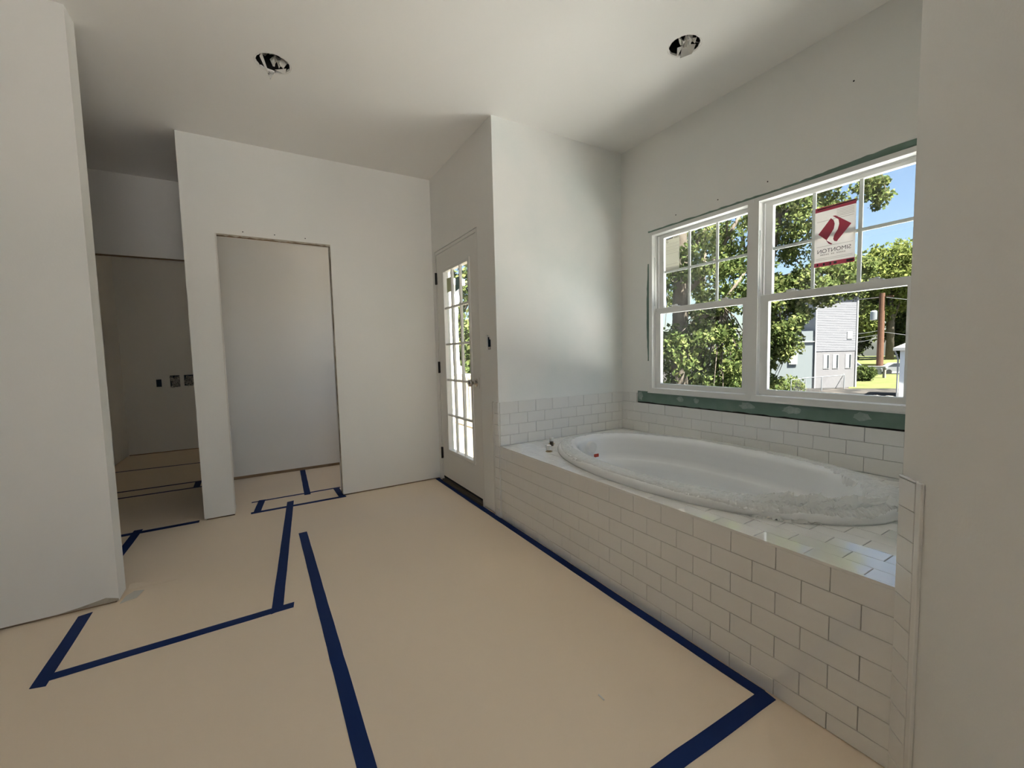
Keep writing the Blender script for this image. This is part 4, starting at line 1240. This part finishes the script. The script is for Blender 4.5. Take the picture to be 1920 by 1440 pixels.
tag(MB().box(52.3, 52.34, 19.3, 20.1, -2.3, -1.75).build('yard_sign', 'trim_white'), 'small white sign board by the fence end', 'sign')

# --- utility pole with transformer and wires
po = thing('utility_pole', (73.0, 23.7, GZ), 'red-brown wooden utility pole with transformer behind the lawn', 'utility pole')
PX, PY = 73.0, 23.75
MB().tube([(PX, PY, GZ), (PX, PY, 3), (PX, PY, 8.2)], [.40, .36, .30], 12).build('pole', 'pole_wood', po)
MB().box(PX - 0.08, PX + 0.08, PY - 1.2, PY + 1.2, 7.6, 7.75).build('crossarm', 'pole_wood', po)
MB().lathe([(0.35, 0), (0.42, 0.1), (0.42, 1.15), (0.3, 1.3), (0.05, 1.35)], (PX - 0.2, PY + 0.75, 4.6), 'Z', 16).build('transformer', 'galv', po)
for k, (z0_, y1_, z1_) in enumerate([(3.2, 29.0, 3.3), (2.7, 29.0, 2.6), (2.2, 29.0, 1.9), (7.7, 30, 8.4)]):
    pts_ = []
    for i in range(9):
        f_ = i / 8
        pts_.append((PX - 6 * f_, PY + (y1_ - PY) * f_, z0_ + (z1_ - z0_) * f_ - 0.5 * math.sin(math.pi * f_)))
    MB().tube(pts_, 0.022, 5).build('wire', 'wire_dull', po)
for k, (z0_, z1_) in enumerate([(7.7, 6.2), (3.0, 1.6)]):
    MB().tube([(PX, PY, z0_), (PX + 2, PY - 4, (z0_ + z1_) / 2 - 0.3), (PX + 4, PY - 9, z1_)], 0.022, 5).build('wire', 'wire_dull', po)

# --- parked cars
def car(base, ang, L, hgt, body, label, suv=False):
    t = thing('parked_car', base, label, 'car', 'cars parked along the street')
    Wd = 1.75
    c, s_ = math.cos(ang), math.sin(ang)
    def T(u, v, z): return (base[0] + u * c - v * s_, base[1] + u * s_ + v * c, base[2] + z)
    if suv:
        low = [(-L/2, .35), (-L/2, .95), (-L/2 + .15, 1.05), (L/2 - 1.0, 1.02), (L/2 - .1, .88), (L/2, .60), (L/2, .35)]
        top = [(-L/2 + .1, 1.05), (-L/2 + .35, hgt - .04), (-L/2 + .6, hgt), (L/2 - 1.9, hgt), (L/2 - 1.1, 1.03)]
    else:
        low = [(-L/2, .35), (-L/2, .80), (-L/2 + .1, .95), (L/2 - 1.1, .92), (L/2 - .1, .75), (L/2, .55), (L/2, .35)]
        top = [(-L/2 + .7, .95), (-L/2 + 1.35, hgt - .03), (-L/2 + 1.7, hgt), (L/2 - 2.1, hgt), (L/2 - 1.2, .93)]
    MB().sheet([low], lambda u, v, q: T(u, q - Wd / 2, v), Wd).build('body', body, t)
    MB().sheet([top], lambda u, v, q: T(u, q - Wd / 2 + 0.12, v), Wd - 0.24).build('cabin', body, t)
    gl = [(a * 0.9 - 0.05, (b - 0.99) * 0.78 + 1.03) for a, b in top]
    for sd_ in (-1, 1):
        MB().sheet([gl], lambda u, v, q: T(u, sd_ * (Wd / 2 - 0.115) + sd_ * q, v), 0.01).build('side_window', 'dark_glass', t)
    for u in (-L/2 + .85, L/2 - .85):
        for sd_ in (-1, 1):
            n_ = 16
            loop = [(u + .32 * math.cos(2 * math.pi * k / n_), .32 + .32 * math.sin(2 * math.pi * k / n_)) for k in range(n_)]
            MB().sheet([loop], lambda a, b, q: T(a, sd_ * (Wd / 2 - 0.19) + sd_ * q, b), 0.2).build('wheel', 'rubber', t)
    return t
car((69.2, 25.8, GZ), math.radians(-50), 4.7, 1.75, 'car_white', 'white van-like car parked by the house corner, left of the pole', True)
car((70.8, 21.0, GZ), math.radians(-50), 4.6, 1.45, 'car_silver', 'silver car parked on the street right of the pole')
mbx = thing('mailbox_stand', (61.0, 20.2, GZ), 'white boxy mailbox stand on the lawn before the cars', 'mailbox')
MB().box(60.8, 61.2, 19.3, 19.5, GZ, -1.45).build('post', 'stone', mbx)
MB().box(60.8, 61.2, 20.5, 20.9, GZ, -1.45).build('post', 'trim_white', mbx)
MB().box(60.7, 61.3, 19.2, 21.0, -1.45, -1.25).build('shelf', 'trim_white', mbx)
MB().box(60.8, 61.2, 19.7, 20.3, -2.2, -1.6).build('box', 'trim_white', mbx)

# --- white outbuilding corner at the right
sh = thing('garden_shed', (39.5, 10.2, GZ), 'bright white shed corner with eave at the right edge of the window', 'shed')
MB().prism([(38.5, 11.42), (39.5, 8.0), (43.0, 9.0), (42.0, 12.4)], GZ, 0.75).build('wall', 'white_paint', sh)
MB().prism([(38.2, 11.72), (39.2, 7.6), (43.6, 8.8), (42.4, 12.7)], 0.75, 0.95).build('eave', 'trim_white', sh)
MB().add([(38.2, 11.72, .95), (39.2, 7.6, .95), (43.6, 8.8, .95), (42.4, 12.7, .95), (39.6, 10.2, 1.9), (42.0, 10.8, 1.9)], [(0, 1, 4), (1, 2, 5, 4), (2, 3, 5), (3, 0, 4, 5), (0, 3, 2, 1)]).build('roof', 'roof_grey', sh)
MB().tube([(38.35, 11.66, 0.75), (38.46, 11.50, 0.2), (38.46, 11.50, GZ)], 0.05, 6).build('downspout', 'trim_white', sh)
# stone border across the yard
rr = random.Random(17)
for k in range(8):
    x, y = 33.0 + k * 0.75, 15.4 - k * 0.52 + rr.uniform(-0.1, 0.1)
    r_ = rr.uniform(0.22, 0.36)
    mb = MB()
    pr = [(r_ * 0.9, 0), (r_, r_ * 0.25), (r_ * 0.75, r_ * 0.55), (r_ * 0.2, r_ * 0.62)]
    mb.lathe(pr, (x, y, GZ), 'Z', 9)
    mb.v = [(a + rr.uniform(-.05, .05), b + rr.uniform(-.05, .05), c + (rr.uniform(-.03, .03) if c > GZ + 0.01 else 0)) for a, b, c in mb.v]
    tag(mb.build('border_stone', 'stone'), ('rough stone of the yard border, %s from the pale shrub' % ('first', 'second', 'third', 'fourth', 'fifth', 'sixth', 'seventh', 'eighth')[k]), 'stone', 'stones of the yard border')

# --- deck outside the door with white railing
dk = thing('porch_deck', (2.4, 5.3, -0.14), 'light wooden porch deck outside the glazed door', 'deck')
x = XD + 0.125
k = 0
while x < 3.45:
    MB().box(x, x + 0.135, YT + 0.13, 9.0, -0.14, -0.10).build('deck_board', 'cedar', dk)
    x += 0.141
for yy in (3.2, 5.2, 7.2, 8.9):
    MB().box(XD + 0.13, 3.30, yy - 0.03, yy + 0.03, -0.34, -0.1405).build('joist', 'cedar', dk)
for xx, yy in ((3.2, 2.8), (3.2, 5.2), (3.2, 8.8), (1.7, 8.8)):
    MB().box(xx - 0.07, xx + 0.07, yy - 0.07, yy + 0.07, GZ, -0.345).build('pier', 'trim_white', dk)
rl = thing('porch_railing', (3.10, 5.2, -0.10), 'white porch railing with square balusters outside the glazed door', 'railing')
MB().box(3.06, 3.15, 2.75, 9.0, 0.78, 0.83).build('top_rail', 'white_paint', rl)
MB().box(3.08, 3.13, 2.75, 9.0, -0.02, 0.03).build('bottom_rail', 'white_paint', rl)
yy = 2.85
while yy < 8.95:
    MB().box(3.09, 3.12, yy - 0.016, yy + 0.016, 0.03, 0.78).build('baluster', 'white_paint', rl)
    yy += 0.115
pp = thing('porch_post', (3.32, 7.65, -0.10), 'slender white turned porch post beside the railing', 'post')
MB().box(3.25, 3.39, 7.58, 7.72, -0.10, 0.95).build('plinth', 'white_paint', pp)
MB().lathe([(0.055, 0.95), (0.045, 1.1), (0.042, 1.9), (0.06, 2.0), (0.05, 2.08), (0.085, 2.2), (0.085, 2.5)], (3.32, 7.65, 0), 'Z', 16).build('shaft', 'white_paint', pp)
MB().box(3.17, 3.47, 7.5, 7.8, 2.5, 2.62).build('cap', 'white_paint', pp)
col = thing('porch_column', (2.09, 5.77, -0.10), 'broad white screen on the porch close to the glazed door', 'column')  # white porch column behind the door panes, built as a thin upright slab
MB().box(2.05, 2.13, 5.04, 6.5, -0.10, 3.0).build('shaft', 'white_paint', col)
MB().box(2.03, 2.15, 5.02, 6.52, -0.10, 0.06).build('plinth', 'white_paint', col)
